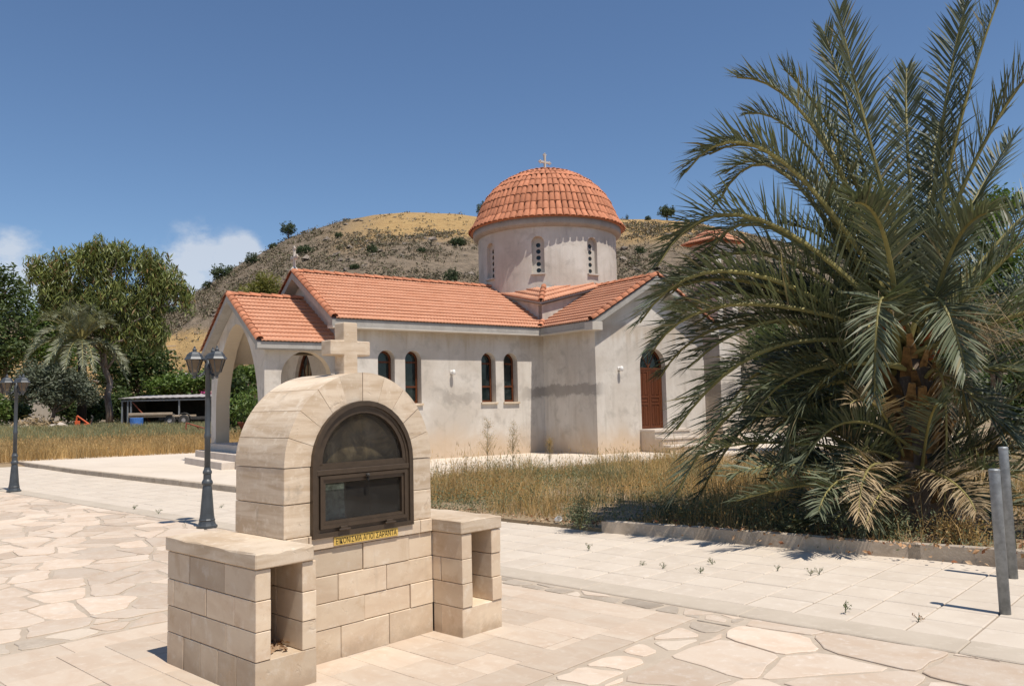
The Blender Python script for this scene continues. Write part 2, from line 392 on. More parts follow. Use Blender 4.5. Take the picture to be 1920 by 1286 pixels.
M['euc_leaf'] = leaf_mat('eucalyptus_leaf', (0.105, 0.140, 0.036), (0.245, 0.260, 0.075), (0.24, 0.15, 0.06), 0.25, 0.45, 0.4, 0.10)
M['dark_leaf'] = leaf_mat('dark_tree_leaf', (0.050, 0.082, 0.024), (0.105, 0.140, 0.042), (0.16, 0.18, 0.06), 0.25, 0.5, 0.35, 0.08)
M['green_leaf'] = leaf_mat('fresh_green_leaf', (0.075, 0.130, 0.026), (0.150, 0.215, 0.050), (0.22, 0.24, 0.08), 0.3, 0.5, 0.35, 0.1)
M['olive_leaf'] = leaf_mat('olive_leaf', (0.085, 0.105, 0.062), (0.165, 0.180, 0.120), None, 0.15, 0.5, 0.4)
M['yellow_leaf'] = leaf_mat('yellow_green_leaf', (0.150, 0.160, 0.032), (0.240, 0.225, 0.055), (0.30, 0.22, 0.08), 0.3, 0.5, 0.3, 0.1)
M['hill_leaf'] = leaf_mat('hill_bush_leaf', (0.045, 0.066, 0.030), (0.085, 0.110, 0.050), None, 0.15, 0.6, 0.25)
M['scrub_leaf'] = leaf_mat('grey_scrub_twig', (0.175, 0.145, 0.105), (0.25, 0.205, 0.15), (0.14, 0.145, 0.08), 0.1, 0.9, 0.05, 0.25)
M['dry_grass'] = leaf_mat('dry_golden_grass', (0.46, 0.285, 0.12), (0.64, 0.46, 0.235), (0.31, 0.22, 0.12), 0.4, 0.8, 0.1, 0.25)
M['grey_grass'] = leaf_mat('grey_green_weed', (0.205, 0.215, 0.12), (0.31, 0.30, 0.175), (0.42, 0.31, 0.15), 0.35, 0.8, 0.1, 0.25)
M['weed_leaf'] = leaf_mat('grey_green_weed_leaf', (0.125, 0.150, 0.080), (0.215, 0.235, 0.140), (0.28, 0.21, 0.10), 0.25, 0.7, 0.15, 0.1)
M['litter'] = leaf_mat('dead_leaf', (0.36, 0.20, 0.10), (0.52, 0.38, 0.25), (0.24, 0.10, 0.05), 0.1, 0.85, 0.1, 0.3)
M['bougain'] = leaf_mat('magenta_bract', (0.35, 0.04, 0.16), (0.5, 0.08, 0.25), None, 0.3, 0.6, 0.1)

# church plaster: cement render with blotches, drips, ochre damp near the ground and darker repair bands
def plaster_mat():
    m, nt, b, out = new_mat('cement_render'); g = N(nt); v = g.vec('Object'); x, y, z = g.xyz(v)
    big = g.noise(v, 0.55, 6, 0.6, 0.5); mid = g.noise(v, 2.2, 6, 0.65, 0.4); drip = g.noise(g.mapv(v, (3.0, 3.0, 0.22)), 1.6, 5, 0.6)
    col = g.mix(g.ramp(big, 0.35, 0.65), (0.50, 0.445, 0.38), (0.615, 0.57, 0.51))
    col = g.mix(g.math('MULTIPLY', g.ramp(mid, 0.48, 0.72), 0.6), col, (0.36, 0.325, 0.28))
    col = g.mix(g.math('MULTIPLY', g.ramp(drip, 0.5, 0.75), 0.4), col, (0.38, 0.335, 0.28))
    zz = g.math('ADD', z, g.math('MULTIPLY', g.math('SUBTRACT', big, 0.5), 1.3))
    col = g.mix(g.math('MULTIPLY', g.ramp(zz, 1.05, 0.05), 0.75), col, (0.55, 0.405, 0.27))
    # soaked-in weather stain under the eaves
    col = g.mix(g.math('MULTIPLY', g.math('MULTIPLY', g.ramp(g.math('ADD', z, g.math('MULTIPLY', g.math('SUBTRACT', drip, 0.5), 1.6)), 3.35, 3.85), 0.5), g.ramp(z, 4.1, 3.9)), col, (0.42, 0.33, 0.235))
    # repair bands of darker cement: on the transept flank and between the nave windows
    def band(c0, c1, ax, lo, hi, zlo, zhi, wob):
        zz2 = g.math('ADD', z, g.math('MULTIPLY', g.math('SUBTRACT', g.noise(v, 1.3, 6, 0.7, 0.5), 0.5), wob))
        k = g.math('MULTIPLY', g.ramp(zz2, zlo-0.06, zlo+0.06), g.ramp(zz2, zhi+0.03, zhi-0.03))
        k = g.math('MULTIPLY', k, g.math('MULTIPLY', g.ramp(ax, lo-0.45, lo+0.45), g.ramp(ax, hi+0.3, hi-0.3)))
        return k
    k1 = band(0, 0, x, -0.75, 0.2, 1.80, 2.16, 0.75)
    k2 = g.math('MULTIPLY', band(0, 0, x, -3.95, -2.6, 1.74, 2.0, 1.2), 0.5)
    col = g.mix(g.math('MULTIPLY', g.math('MAXIMUM', k1, k2), 0.75), col, (0.25, 0.225, 0.20))
    g.set(b.inputs['Base Color'], col); b.inputs['Roughness'].default_value = 0.92; b.inputs['Specular IOR Level'].default_value = 0.15
    g.set(b.inputs['Normal'], g.bump(g.math('ADD', g.noise(v, 9, 5, 0.7), g.noise(v, 60, 3, 0.6)), 0.25, 0.02))
    return m
M['plaster'] = plaster_mat()

def glass_mat(name, tint=(0.02, 0.025, 0.025), alpha=0.35, rough=0.03):
    """a pane: mirror-like at the surface, partly see-through, a little dusty"""
    m, nt, b, out = new_mat(name); g = N(nt)
    v = g.vec('Object')
    b.inputs['Roughness'].default_value = rough; b.inputs['Specular IOR Level'].default_value = 0.5
    g.set(b.inputs['Base Color'], g.mix(g.ramp(g.noise(v, 6, 6, 0.65), 0.45, 0.8), tint, tuple(t+0.05 for t in tint)))
    tr = g.n('ShaderNodeBsdfTransparent'); tr.inputs[0].default_value = (0.9, 0.92, 0.9, 1)
    mx = g.n('ShaderNodeMixShader'); mx.inputs[0].default_value = alpha
    nt.links.new(b.outputs[0], mx.inputs[1]); nt.links.new(tr.outputs[0], mx.inputs[2]); nt.links.new(mx.outputs[0], out.inputs['Surface'])
    return m
M['palm_grey'] = leaf_mat('grey_palm_leaflet', (0.17, 0.185, 0.115), (0.28, 0.285, 0.185), None, 0.2, 0.5, 0.4)
M['glass'] = glass_mat('dark_window_glass', (0.012, 0.02, 0.02), 0.2)
M['case_glass'] = glass_mat('dusty_case_glass', (0.055, 0.05, 0.045), 0.74)
M['lamp_glass'] = glass_mat('amber_lantern_glass', (0.17, 0.12, 0.075), 0.25, 0.4)
def icon_mat():
    m, nt, b, out = new_mat('faded_brown_icon'); g = N(nt); v = g.vec('Object')
    n = g.noise(v, 5, 6, 0.65, 1.2); n2 = g.noise(v, 2.2, 3, 0.5)
    col = g.mix(g.ramp(n, 0.38, 0.66), (0.09, 0.058, 0.036), (0.42, 0.29, 0.17)); col = g.mix(g.ramp(n2, 0.5, 0.62), col, (0.03, 0.022, 0.018))
    g.set(b.inputs['Base Color'], col); b.inputs['Roughness'].default_value = 0.8
    return m
M['icon'] = icon_mat()
# ---------------------------------------------------------------- terrain
def smooth(e0, e1, x):
    t = np.clip((np.asarray(x, float)-e0)/(e1-e0), 0, 1); return t*t*(3-2*t)
def ground_z(x, y):
    x = np.asarray(x, float); y = np.asarray(y, float)
    b = -(x-CH.o[0])*math.sin(CH.yaw) + (y-CH.o[1])*math.cos(CH.yaw)
    return -0.045 + 0.15*smooth(12.9, 14.2, b) + 0.72*smooth(20, 46, b)
def vnoise(x, y, seed=0):
    """cheap smooth value noise"""
    x = np.asarray(x, float); y = np.asarray(y, float)
    xi = np.floor(x).astype(np.int64); yi = np.floor(y).astype(np.int64); xf = x-xi; yf = y-yi
    xf = xf*xf*(3-2*xf); yf = yf*yf*(3-2*yf)
    def h(a, b):
        n = (a*374761393 + b*668265263 + seed*974711) & 0xffffffff
        n = ((n ^ (n >> 13))*1274126177) & 0xffffffff
        return ((n ^ (n >> 16)) & 0xffff)/65535.0
    return (h(xi, yi)*(1-xf)+h(xi+1, yi)*xf)*(1-yf) + (h(xi, yi+1)*(1-xf)+h(xi+1, yi+1)*xf)*yf
def fbm(x, y, o=4, seed=0):
    s = 0; a = 0.5
    for i in range(o): s = s + a*vnoise(x*2**i, y*2**i, seed+i); a *= 0.5
    return s
def grid_mesh(name, X, Y, Z, mat, smoothit=True, wrap=False):
    nr, nc = X.shape; v = np.stack([X, Y, Z], -1).reshape(-1, 3)
    i, j = np.meshgrid(np.arange(nr-1), np.arange(nc if wrap else nc-1), indexing='ij')
    a = i*nc+j; b = i*nc+(j+1) % nc; f = np.stack([a, b, b+nc, a+nc], -1).reshape(-1)
    return mesh_np(name, v, f, np.full(len(f)//4, 4), mat, smoothit)

def earth_mat():
    m, nt, b, out = new_mat('dry_earth'); g = N(nt); v = g.wpos()
    n1 = g.noise(v, 0.25, 6, 0.6); n2 = g.noise(v, 3.0, 6, 0.7)
    col = g.mix(g.ramp(n1, 0.35, 0.65), (0.30, 0.215, 0.13), (0.24, 0.19, 0.125)); col = g.mix(g.ramp(n2, 0.5, 0.8), col, (0.38, 0.29, 0.19))
    g.set(b.inputs['Base Color'], col); b.inputs['Roughness'].default_value = 0.95; b.inputs['Specular IOR Level'].default_value = 0.1
    g.set(b.inputs['Normal'], g.bump(n2, 0.5, 0.05)); return m
M['earth'] = earth_mat()
rr = np.concatenate(([0.0], 1.5*np.power(1.075, np.arange(0, 106)))); th = np.linspace(0, 2*PI, 241)[:-1]
RRg, THg = np.meshgrid(rr, th, indexing='ij'); GX = RRg*np.sin(THg); GY = RRg*np.cos(THg)
ground = link(bpy.data.objects.new('ground', grid_mesh('ground', GX, GY, ground_z(GX, GY), M['earth'], True, True)))
tag(ground, 'dry brown earth spreading out to the horizon', 'ground', kind='structure')

# hill behind the church: ridge line read off as elevation angles at its distance
ridge_px = [(-900, 640), (-400, 622), (0, 604), (250, 600), (330, 588), (362, 556), (385, 543), (420, 518), (470, 490), (540, 452), (600, 431), (640, 419), (700, 407), (760, 402), (850, 404), (900, 410),
            (960, 412), (1100, 414), (1170, 416), (1230, 414), (1300, 419), (1400, 440), (1500, 466), (1600, 492), (1750, 520), (1920, 545), (2300, 610), (2900, 690)]
R_FOOT, R_TOP = 92.0, 235.0
def _r(px, py):
    d = ray(px, py); return math.atan2(d[0], d[1]), d[2]/math.hypot(d[0], d[1])
_rt = np.array([_r(*p) for p in ridge_px])
def hill_z(x, y):
    x = np.asarray(x, float); y = np.asarray(y, float)
    t = np.arctan2(x, y); r = np.hypot(x, y)
    el = np.interp(t, _rt[:, 0], _rt[:, 1], left=0.03, right=0.02)
    H = EYE + R_TOP*el
    s = (r-R_FOOT)/(R_TOP-R_FOOT)
    up = np.clip(s, 0, 1); prof = 0.75*up**1.1 + 0.25*up*up*(3-2*up)
    back = 1-0.45*smooth(1.0, 2.3, s)
    z = 0.55 + H*prof*back
    amp = np.clip(s*3, 0, 1)*np.clip(np.abs(1-s)*2.2+0.10, 0, 1)
    z = z + amp*((fbm(x/26, y/26, 4, 3)-0.47)*9.0 + (fbm(x/5, y/5, 3, 9)-0.45)*1.6)
    return np.where(s < 0, 0.55-(-s)*4, z)
ht = np.radians(np.linspace(-62, 62, 500)); hr = np.concatenate((np.linspace(R_FOOT-12, R_TOP+20, 130), np.linspace(R_TOP+30, 520, 16)))
HR, HT = np.meshgrid(hr, ht, indexing='ij'); HX = HR*np.sin(HT); HY = HR*np.cos(HT); HZ = hill_z(HX, HY)
def hill_mat():
    m, nt, b, out = new_mat('scrubby_hillside'); g = N(nt); v = g.wpos(); x, y, z = g.xyz(v)
    n1 = g.noise(v, 0.035, 5, 0.6, 0.6); n2 = g.noise(v, 0.35, 7, 0.72); n3 = g.noise(v, 1.6, 5, 0.7)
    scrub = g.mix(g.ramp(n2, 0.36, 0.66), (0.150, 0.120, 0.088), (0.25, 0.195, 0.14)); scrub = g.mix(g.ramp(n3, 0.55, 0.75), scrub, (0.30, 0.25, 0.20))
    gold = g.mix(g.ramp(n2, 0.35, 0.7), (0.43, 0.29, 0.13), (0.34, 0.215, 0.095)); gold = g.mix(g.ramp(n3, 0.5, 0.8), gold, (0.50, 0.37, 0.19))
    zz = g.math('ADD', z, g.math('MULTIPLY', g.math('SUBTRACT', n1, 0.5), 26.0))
    zz = g.math('ADD', zz, g.math('MULTIPLY', g.math('SUBTRACT', n2, 0.5), 7.0))
    xr = g.ramp(x, -55, -30)                 # the summit meadow lies on the right of the west spur
    k_top = g.math('MULTIPLY', g.ramp(zz, 38, 48), xr)
    k_low = g.math('MULTIPLY', g.ramp(zz, 20, 15), g.ramp(x, -25, -45))
    col = g.mix(g.math('MAXIMUM', k_top, k_low), scrub, gold)
    g.set(b.inputs['Base Color'], col); b.inputs['Roughness'].default_value = 0.95; b.inputs['Specular IOR Level'].default_value = 0.1
    g.set(b.inputs['Normal'], g.bump(g.math('ADD', n2, n3), 0.9, 0.6)); return m
M['hill'] = hill_mat()
hill = link(bpy.data.objects.new('hill', grid_mesh('hill', HX, HY, HZ, M['hill'])))
tag(hill, 'rocky brown hill with dry golden grass on its summit', 'hill', kind='structure')
def on_hill(px, py):
    d = ray(px, py); best = None
    for r in np.arange(R_FOOT, R_TOP+25, 1.0):
        k = r/math.hypot(d[0], d[1]); P = CO+d*k
        if hill_z(P[0], P[1]) >= P[2]: return P
    r = R_TOP; k = r/math.hypot(d[0], d[1]); P = CO+d*k; P[2] = float(hill_z(P[0], P[1])); return P

# ---------------------------------------------------------------- paving
def sh_poly(pts): return [tuple(SH.w(c, d)[:2]) for c, d in pts]
def sheet(name, pts, z, mat, label, cat):
    me = bpy.data.meshes.new(name); me.from_pydata([(p[0], p[1], z) for p in pts], [], [tuple(range(len(pts)))]); me.materials.append(mat); me.update()
    return tag(link(bpy.data.objects.new(name, me)), label, cat, kind='structure')
# flagstone court: mortar bed with stones
court = sheet('flagstone_court', sh_poly([(-16, -9), (2.72, -9), (2.72, 30), (-16, 30)]), -0.006, M['mortar'], 'crazy paved court of pale flagstones in grey mortar', 'pavement')
path = sheet('paved_path', sh_poly([(3.0, -9), (6.0, -9), (5.6, 1.65), (5.5, 11), (6.4, 30), (3.0, 30)]), -0.010, M['joint'], 'path of square concrete pavers running past the church', 'path')
# cast concrete strip between court and path
mb = MB()
for i in range(26):
    d0 = -9+i*1.5; mb.bbox((2.705, d0+0.003, -0.06), (3.03, d0+1.497, 0.006), 0.008)
strip = mb.build('concrete_strip', M['strip']); strip.location = tuple(SH.o); strip.rotation_euler = (0, 0, SH.yaw)
tag(strip, 'narrow cast concrete strip edging the paved path', 'edging', kind='structure')
PATHROOT = path
def child_frame(o, parent):
    """child with frame SH under a parent whose origin is the world origin"""
    o.location = tuple(SH.o); o.rotation_euler = (0, 0, SH.yaw); return o
def view_size(P, size):
    v = np.array([P[0], P[1], 0.0])-CO; dep = v@CF
    if dep < 0.5: return 0.0
    x = 960+F_PX*(v@CR)/dep; y = 643-F_PX*(v@CU)/dep
    if x < -80 or x > 2000 or y > 1420: return 0.0
    return size/dep
# pavers
pv = MB().bbox((-0.1948, -0.1948, -0.05), (0.1948, 0.1948, 0.0), 0.007).mesh('paver', M['paver'])
cells = []
for i in range(6):
    for j in range(98):
        c = 3.04+0.2+i*0.4; d = -8.98+0.2+j*0.4
        if c+0.2 > 5.5+0.03*max(0, d-12) + (0.25 if d < 0 else 0.0): continue
        cells.append((view_size(SH.w(c, d), 0.4), c, d))
for i in range(2):                      # cut pavers against the kerb
    pass
cells.sort(reverse=True)
far = MB()
for k, (s, c, d) in enumerate(cells):
    dz = random.uniform(-0.002, 0.003)
    if k < 300 and s > 0:
        P = SH.w(c, d, dz); inst('paver', pv, path, P, (random.uniform(-.004, .004), random.uniform(-.004, .004), SH.yaw+random.uniform(-.006, .006)))
    else: far.bbox((c-0.1965, d-0.1965, -0.05), (c+0.1965, d+0.1965, dz), 0.006)
for j in range(98):                     # narrow cut pieces filling up to the kerb
    d = -8.98+0.2+j*0.4; c0 = 5.444
    c1 = 5.6+0.03*max(0, d-12)+(0.2 if d < 0 else 0.0)
    if c1-c0 > 0.05: far.bbox((c0, d-0.1965, -0.05), (c1, d+0.1965, random.uniform(-.002, .002)), 0.006)
o = child_frame(far.build('far_pavers', M['paver_far'], path), path); o['kind'] = 'stuff'
# platform of cut slabs round the shrine
plat = tag(link(bpy.data.objects.new('shrine_platform', MB().box((-1.74, -1.27, -0.08), (2.44, 1.84, -0.012)).mesh('shrine_platform', M['joint']))), 'smooth platform of cut cream slabs round the shrine', 'pavement', kind='structure')
plat.location = tuple(SH.o); plat.rotation_euler = (0, 0, SH.yaw)
def slab_piece(c0, c1, d0, d1, g=0.0018):
    dz = random.uniform(0.001, 0.0035); w, h = c1-c0-2*g, d1-d0-2*g
    me = MB().bbox((-w/2, -h/2, -0.05), (w/2, h/2, 0.0), 0.0025).mesh('paving_slab', M['platform'])
    inst('paving_slab', me, plat, ((c0+c1)/2, (d0+d1)/2, dz))
d = -0.995
for (c0, c1) in [(-1.75+i*0.85, -1.75+(i+1)*0.85) for i in range(4)]+[(1.65, 2.125)]:
    slab_piece(c0, c1, -1.28, -0.97); slab_piece(c0, c1, 1.545, 1.85)
for k in range(4):
    e0, e1 = -0.97+k*0.62875, -0.97+(k+1)*0.62875
    slab_piece(2.125, 2.45, e0, e1); slab_piece(-1.75, -1.43, e0, e1)
slab_piece(2.125, 2.45, -1.28, -0.97); slab_piece(2.125, 2.45, 1.545, 1.85)
rows = [-1.43, -1.02, -0.71, -0.40, -0.09, 0.22, 0.54, 0.855, 1.16, 1.48, 1.80, 2.125]
for i in range(len(rows)-1):
    off = [-0.97, -0.88, -0.68, -0.68, -0.68, -0.67, -0.68, -0.68, -0.89, -0.62, -0.64][i] + (0.215 if i % 2 else 0)
    cuts = [-0.97]; e = off
    while e < -0.90: e += 0.43
    while e < 1.50:
        cuts.append(e); e += 0.43
    if 1.545-cuts[-1] < 0.08: cuts.pop()
    cuts.append(1.545)
    for e0, e1 in zip(cuts[:-1], cuts[1:]): slab_piece(rows[i], rows[i+1], e0, e1)
# flagstones: weighted Voronoi cells with mortar joints
def clip_half(poly, nx, ny, k):
    out = []
    for i in range(len(poly)):
        p, q = poly[i], poly[(i+1) % len(poly)]; a = p[0]*nx+p[1]*ny-k; b = q[0]*nx+q[1]*ny-k
        if a <= 0: out.append(p)
        if (a < 0 < b) or (b < 0 < a):
            t = a/(a-b); out.append((p[0]+(q[0]-p[0])*t, p[1]+(q[1]-p[1])*t))
    return out
def voronoi_stones(c0, c1, d0, d1, sp, gap, seed, asp=1.0, wvar=0.16):
    rg = random.Random(seed); sx, sy = sp*asp, sp/asp
    nx, ny = max(1, int(round((c1-c0)/sx))), max(1, int(round((d1-d0)/sy))); sx = (c1-c0)/nx; sy = (d1-d0)/ny; S = {}
    for i in range(-2, nx+2):
        for j in range(-2, ny+2):
            S[(i, j)] = (c0+(i+0.5+rg.uniform(-.42, .42)+(0.25 if j % 2 else -0.25))*sx, d0+(j+0.5+rg.uniform(-.40, .40))*sy, rg.uniform(-wvar, wvar)*sp*sp)
    out = []
    for i in range(-1, nx+1):
        for j in range(-1, ny+1):
            x, y, w = S[(i, j)]; poly = [(x-2*sp, y-2*sp), (x+2*sp, y-2*sp), (x+2*sp, y+2*sp), (x-2*sp, y+2*sp)]
            g2 = gap*rg.uniform(0.35, 1.3)
            for di in (-2, -1, 0, 1, 2):
                for dj in (-2, -1, 0, 1, 2):
                    q = S.get((i+di, j+dj))
                    if q is None or (di == 0 and dj == 0): continue
                    dx, dy = q[0]-x, q[1]-y; L = math.hypot(dx, dy)
                    if L < 1e-4: continue
                    m = ((q[0]**2+q[1]**2)-(x*x+y*y)+(w-q[2]))/2/L
                    poly = clip_half(poly, dx/L, dy/L, m-g2/2)
                    if len(poly) < 3: break
                if len(poly) < 3: break
            for (nx_, ny_, k) in ((1, 0, c1-gap/2), (-1, 0, -(c0+gap/2)), (0, 1, d1-gap/2), (0, -1, -(d0+gap/2))):
                if len(poly) >= 3: poly = clip_half(poly, nx_, ny_, k)
            if len(poly) < 3: continue
            A = 0.5*sum(poly[k][0]*poly[(k+1) % len(poly)][1]-poly[(k+1) % len(poly)][0]*poly[k][1] for k in range(len(poly)))
            if A < 0.004: continue
            q = []                                   # cut the corners, wobble the edges
            n = len(poly)
            for k in range(n):
                p0, p1, p2 = poly[k-1], poly[k], poly[(k+1) % n]
                f = rg.uniform(0.06, 0.2)
                q.append((p1[0]+(p0[0]-p1[0])*f, p1[1]+(p0[1]-p1[1])*f)); q.append((p1[0]+(p2[0]-p1[0])*f, p1[1]+(p2[1]-p1[1])*f))
                if math.dist(p1, p2) > 0.25:
                    nx_, ny_ = (p2[1]-p1[1]), -(p2[0]-p1[0]); L = math.hypot(nx_, ny_); e = -rg.uniform(0.0, 0.022)
                    q.append(((p1[0]+p2[0])/2+nx_/L*e, (p1[1]+p2[1])/2+ny_/L*e))
            out.append((q, A))
    return out
stones = []
stones += [(q, A, 0) for q, A in voronoi_stones(-15.5, 2.70, 2.22, 17.0, 0.47, 0.034, 5, 0.82)]
stones += [(q, A, 0) for q, A in voronoi_stones(-15.5, 2.70, 17.0, 29.5, 0.70, 0.035, 6, 0.82)]
stones += [(q, A, 1) for q, A in voronoi_stones(-4.0, 2.70, 1.86, 2.22, 0.27, 0.06, 8)]
stones += [(q, A, 1) for q, A in voronoi_stones(2.455, 2.70, -1.6, 1.86, 0.22, 0.05, 9, 0.8)]
stones += [(q, A, 1) for q, A in voronoi_stones(-1.75, 2.455, -1.62, -1.29, 0.27, 0.06, 10)]
stones += [(q, A, 0) for q, A in voronoi_stones(-1.75, 2.70, -8.5, -1.62, 0.54, 0.032, 12, 0.9)]
stones += [(q, A, 0) for q, A in voronoi_stones(-15.5, -1.76, -4.0, 1.86, 0.62, 0.035, 13, 0.82)]
ranked = []
for q, A, small in stones:
    cx = sum(p[0] for p in q)/len(q); cy = sum(p[1] for p in q)/len(q)
    ranked.append((view_size(SH.w(cx, cy), math.sqrt(A)), cx, cy, q, small))
ranked.sort(key=lambda t: -t[0])
farst = MB()
for k, (s, cx, cy, q, small) in enumerate(ranked):
    zt = random.uniform(-0.002, 0.005)*(0.6 if small else 1)
    if k < 300 and s > 0:
        me = MB().prism([(p[0]-cx, p[1]-cy) for p in q], -0.05, 0.0, 0, 0.006).mesh('flagstone', M['cobble'] if small and random.random() < 0.6 else M['flag'])
        inst('flagstone', me, court, SH.w(cx, cy, zt), (random.uniform(-.006, .006), random.uniform(-.006, .006), SH.yaw))
    else: farst.prism(q, -0.05, zt, 0, 0.006)
o = child_frame(farst.build('far_flagstones', M['flag_joined'], court), court); o['kind'] = 'stuff'

# church forecourt slab with its worn kerb edge
S_edge = [(5.52, 9.0), (5.57, 11.0), (5.66, 14.9), (5.82, 20.5), (6.38, 28.2)]
slab_pts = [tuple(SH.w(*p)[:2]) for p in S_edge] + [tuple(CH.w(a, b)[:2]) for a, b in ((16, 13.9), (16, -2.7), (-6.15, -2.75))]
slab_pts = slab_pts[::-1]
mb = MB(); mb.prism(slab_pts, -0.2, SLAB_Z)
fore = tag(mb.build('church_forecourt', M['slab']), 'pale concrete forecourt round the church', 'pavement', kind='structure')
def kerb_run(name, pts, z1, w, mat, label, seg=1.0):
    root = None; pts = [np.array(p) for p in pts]; objs = []
    base = SH.w(*pts[0]); k0 = empty(name, base)
    for p, q in zip(pts[:-1], pts[1:]):
        L = np.linalg.norm(q-p); n = max(1, int(round(L/seg)))
        for i in range(n):
            a = p+(q-p)*(i/n); b = p+(q-p)*((i+1)/n); A = SH.w(*a); B = SH.w(*b); l = L/n
            m = MB().bbox((0.002, -w, -0.1), (l-0.002, 0, z1+random.uniform(-.004, .004)), 0.012).mesh('kerb_stone', mat)
            yaw = math.atan2(B[1]-A[1], B[0]-A[0]); inst('kerb_stone', m, k0, A-base, (0, 0, yaw))
    return tag(k0, label, 'kerb', kind='structure')
kerb_run('forecourt_kerb', S_edge[::-1], SLAB_Z+0.004, 0.12, M['kerb'], 'weathered kerb along the edge of the pale forecourt', 1.2)
kerb_run('bed_kerb', [(5.40, 1.70), (5.58, 0.55), (5.66, -1.0), (5.92, -2.66), (6.3, -5.5), (6.6, -9)], 0.085, -0.13, M['kerb'], 'rough concrete kerb in front of the palm bed', 0.95)
# planting bed soil
bed_pts = [SH.w(5.47, 9.0), SH.w(5.42, 1.7), SH.w(5.62, 0.5), SH.w(5.72, -1.0), SH.w(5.98, -2.66), SH.w(6.7, -9), SH.w(30, -9), CH.w(16, -2.75), CH.w(-6.1, -2.80)]
bed = link(bpy.data.objects.new('planting_bed', MB().prism([tuple(p[:2]) for p in bed_pts], -0.2, 0.045).mesh('planting_bed', M['earth'])))
tag(bed, 'dry earth bed under the palm between path and church', 'soil', kind='structure')
# ---------------------------------------------------------------- wayside shrine
shrine = empty('icon_shrine', SH.o, SH.yaw)
tag(shrine, 'small arched cream stone shrine with glazed brown case and stone cross', 'shrine')
def blk(c0, c1, d0, d1, z0, z1, mat='shrine', name='stone_block', g=0.002, bev=0.004):
    lo = np.array([c0+g, d0+g, z0+(g if z0 > 0.01 else 0)]); hi = np.array([c1-g, d1-g, z1-g]); c = (lo+hi)/2
    j = random.uniform(-0.0045, 0.0045); bev = random.uniform(.0018, .0048)
    me = MB().bbox(lo-c, hi-c, bev).mesh(name, M[mat]); return inst(name, me, shrine, c+np.array([0, j, 0]))
Z = [0.0, 0.205, 0.37, 0.54, 0.715]
# left pier with its slot
for (z0, z1, cuts) in ((Z[3], Z[4], [.81, .51, .07, -.29]), (Z[2], Z[3], [.81, .72, .29, -.05, -.29]), (Z[1], Z[2], [.81, .49, .05, -.29])):
    for a, b in zip(cuts[1:], cuts[:-1]): blk(-.605, -.505, a, b, z0, z1)
for a, b in zip([.58, .36, .14, -.08], [.81, .58, .36, .14]): blk(-.605, -.505, a, b, 0, Z[1])
blk(-.605, -.20, -.29, -.08, 0, Z[1]); blk(-.505, -.235, -.08, .55, 0, Z[1]-.004)
for k in (1, 2, 3): blk(-.30, -.20, -.29, -.002, Z[k], Z[k+1])
for k in (1, 2, 3): blk(-.503, -.235, .50, .81, Z[k], Z[k+1])
for k in (1, 2, 3): blk(-.30, -.235, .0, .24, Z[k], Z[k+1]); blk(-.30, -.235, .24, .50, Z[k], Z[k+1])
# right pier
for k in (1, 2, 3):
    if k == 2: blk(.982, 1.082, -.31, -.085, Z[k], Z[k+1]); blk(.982, 1.082, -.085, .0, Z[k], Z[k+1])
    else: blk(.982, 1.082, -.31, .0, Z[k], Z[k+1])
    blk(.982, 1.082, .0, .40, Z[k], Z[k+1]); blk(.982, 1.38, .40, .79, Z[k], Z[k+1])
    blk(1.28, 1.38, -.31, .02, Z[k], Z[k+1]); blk(1.28, 1.38, .02, .40, Z[k], Z[k+1])
blk(.982, 1.08, -.085, .0, 0, Z[1]); blk(.982, 1.385, -.31, -.085, 0, Z[1]); blk(1.08, 1.385, -.085, .40, 0, Z[1]-.004); blk(.982, 1.385, .40, .79, 0, Z[1])
# top slabs
def top_slab(c0, c1, d0, d1):
    lo = np.array([c0, d0, .718]); hi = np.array([c1, d1, .81]); c = (lo+hi)/2
    bm = bmesh.new(); bm.from_mesh(MB().bbox(lo-c, hi-c, .007).mesh('tmp', M['shrine_old']))
    bmesh.ops.subdivide_edges(bm, edges=[e for e in bm.edges if e.calc_length() > .2], cuts=7, use_grid_fill=True)
    for v in bm.verts:                           # chipped, worn edges
        if v.co.z > .03:
            e = max(abs(v.co.x)/((c1-c0)/2), abs(v.co.y)/((d1-d0)/2))
            if e > .93: k = random.random()**3*.012; v.co.z -= k; v.co.x *= 1-k*1.5
    me = bpy.data.meshes.new('top_slab'); bm.to_mesh(me); bm.free(); me.materials.clear(); me.materials.append(M['shrine_old'])
    return inst('top_slab', me, shrine, c)
top_slab(-.613, -.225, -.302, .83); top_slab(.972, 1.385, -.318, .80)
# body between the piers
for k, cuts in ((3, [-.198, .36, .76, .98]), (2, [-.198, .16, .56, .98]), (1, [-.198, .37, .77, .98]), (0, [-.198, .18, .58, .98])):
    for a, b in zip(cuts[:-1], cuts[1:]): blk(a, b, 0, .62, Z[k], Z[k+1])
for a, b in ((-.222, -.07), (-.07, .862), (.862, .972)): blk(a, b, -.014, .62, Z[4]+.002, .81, 'shrine')
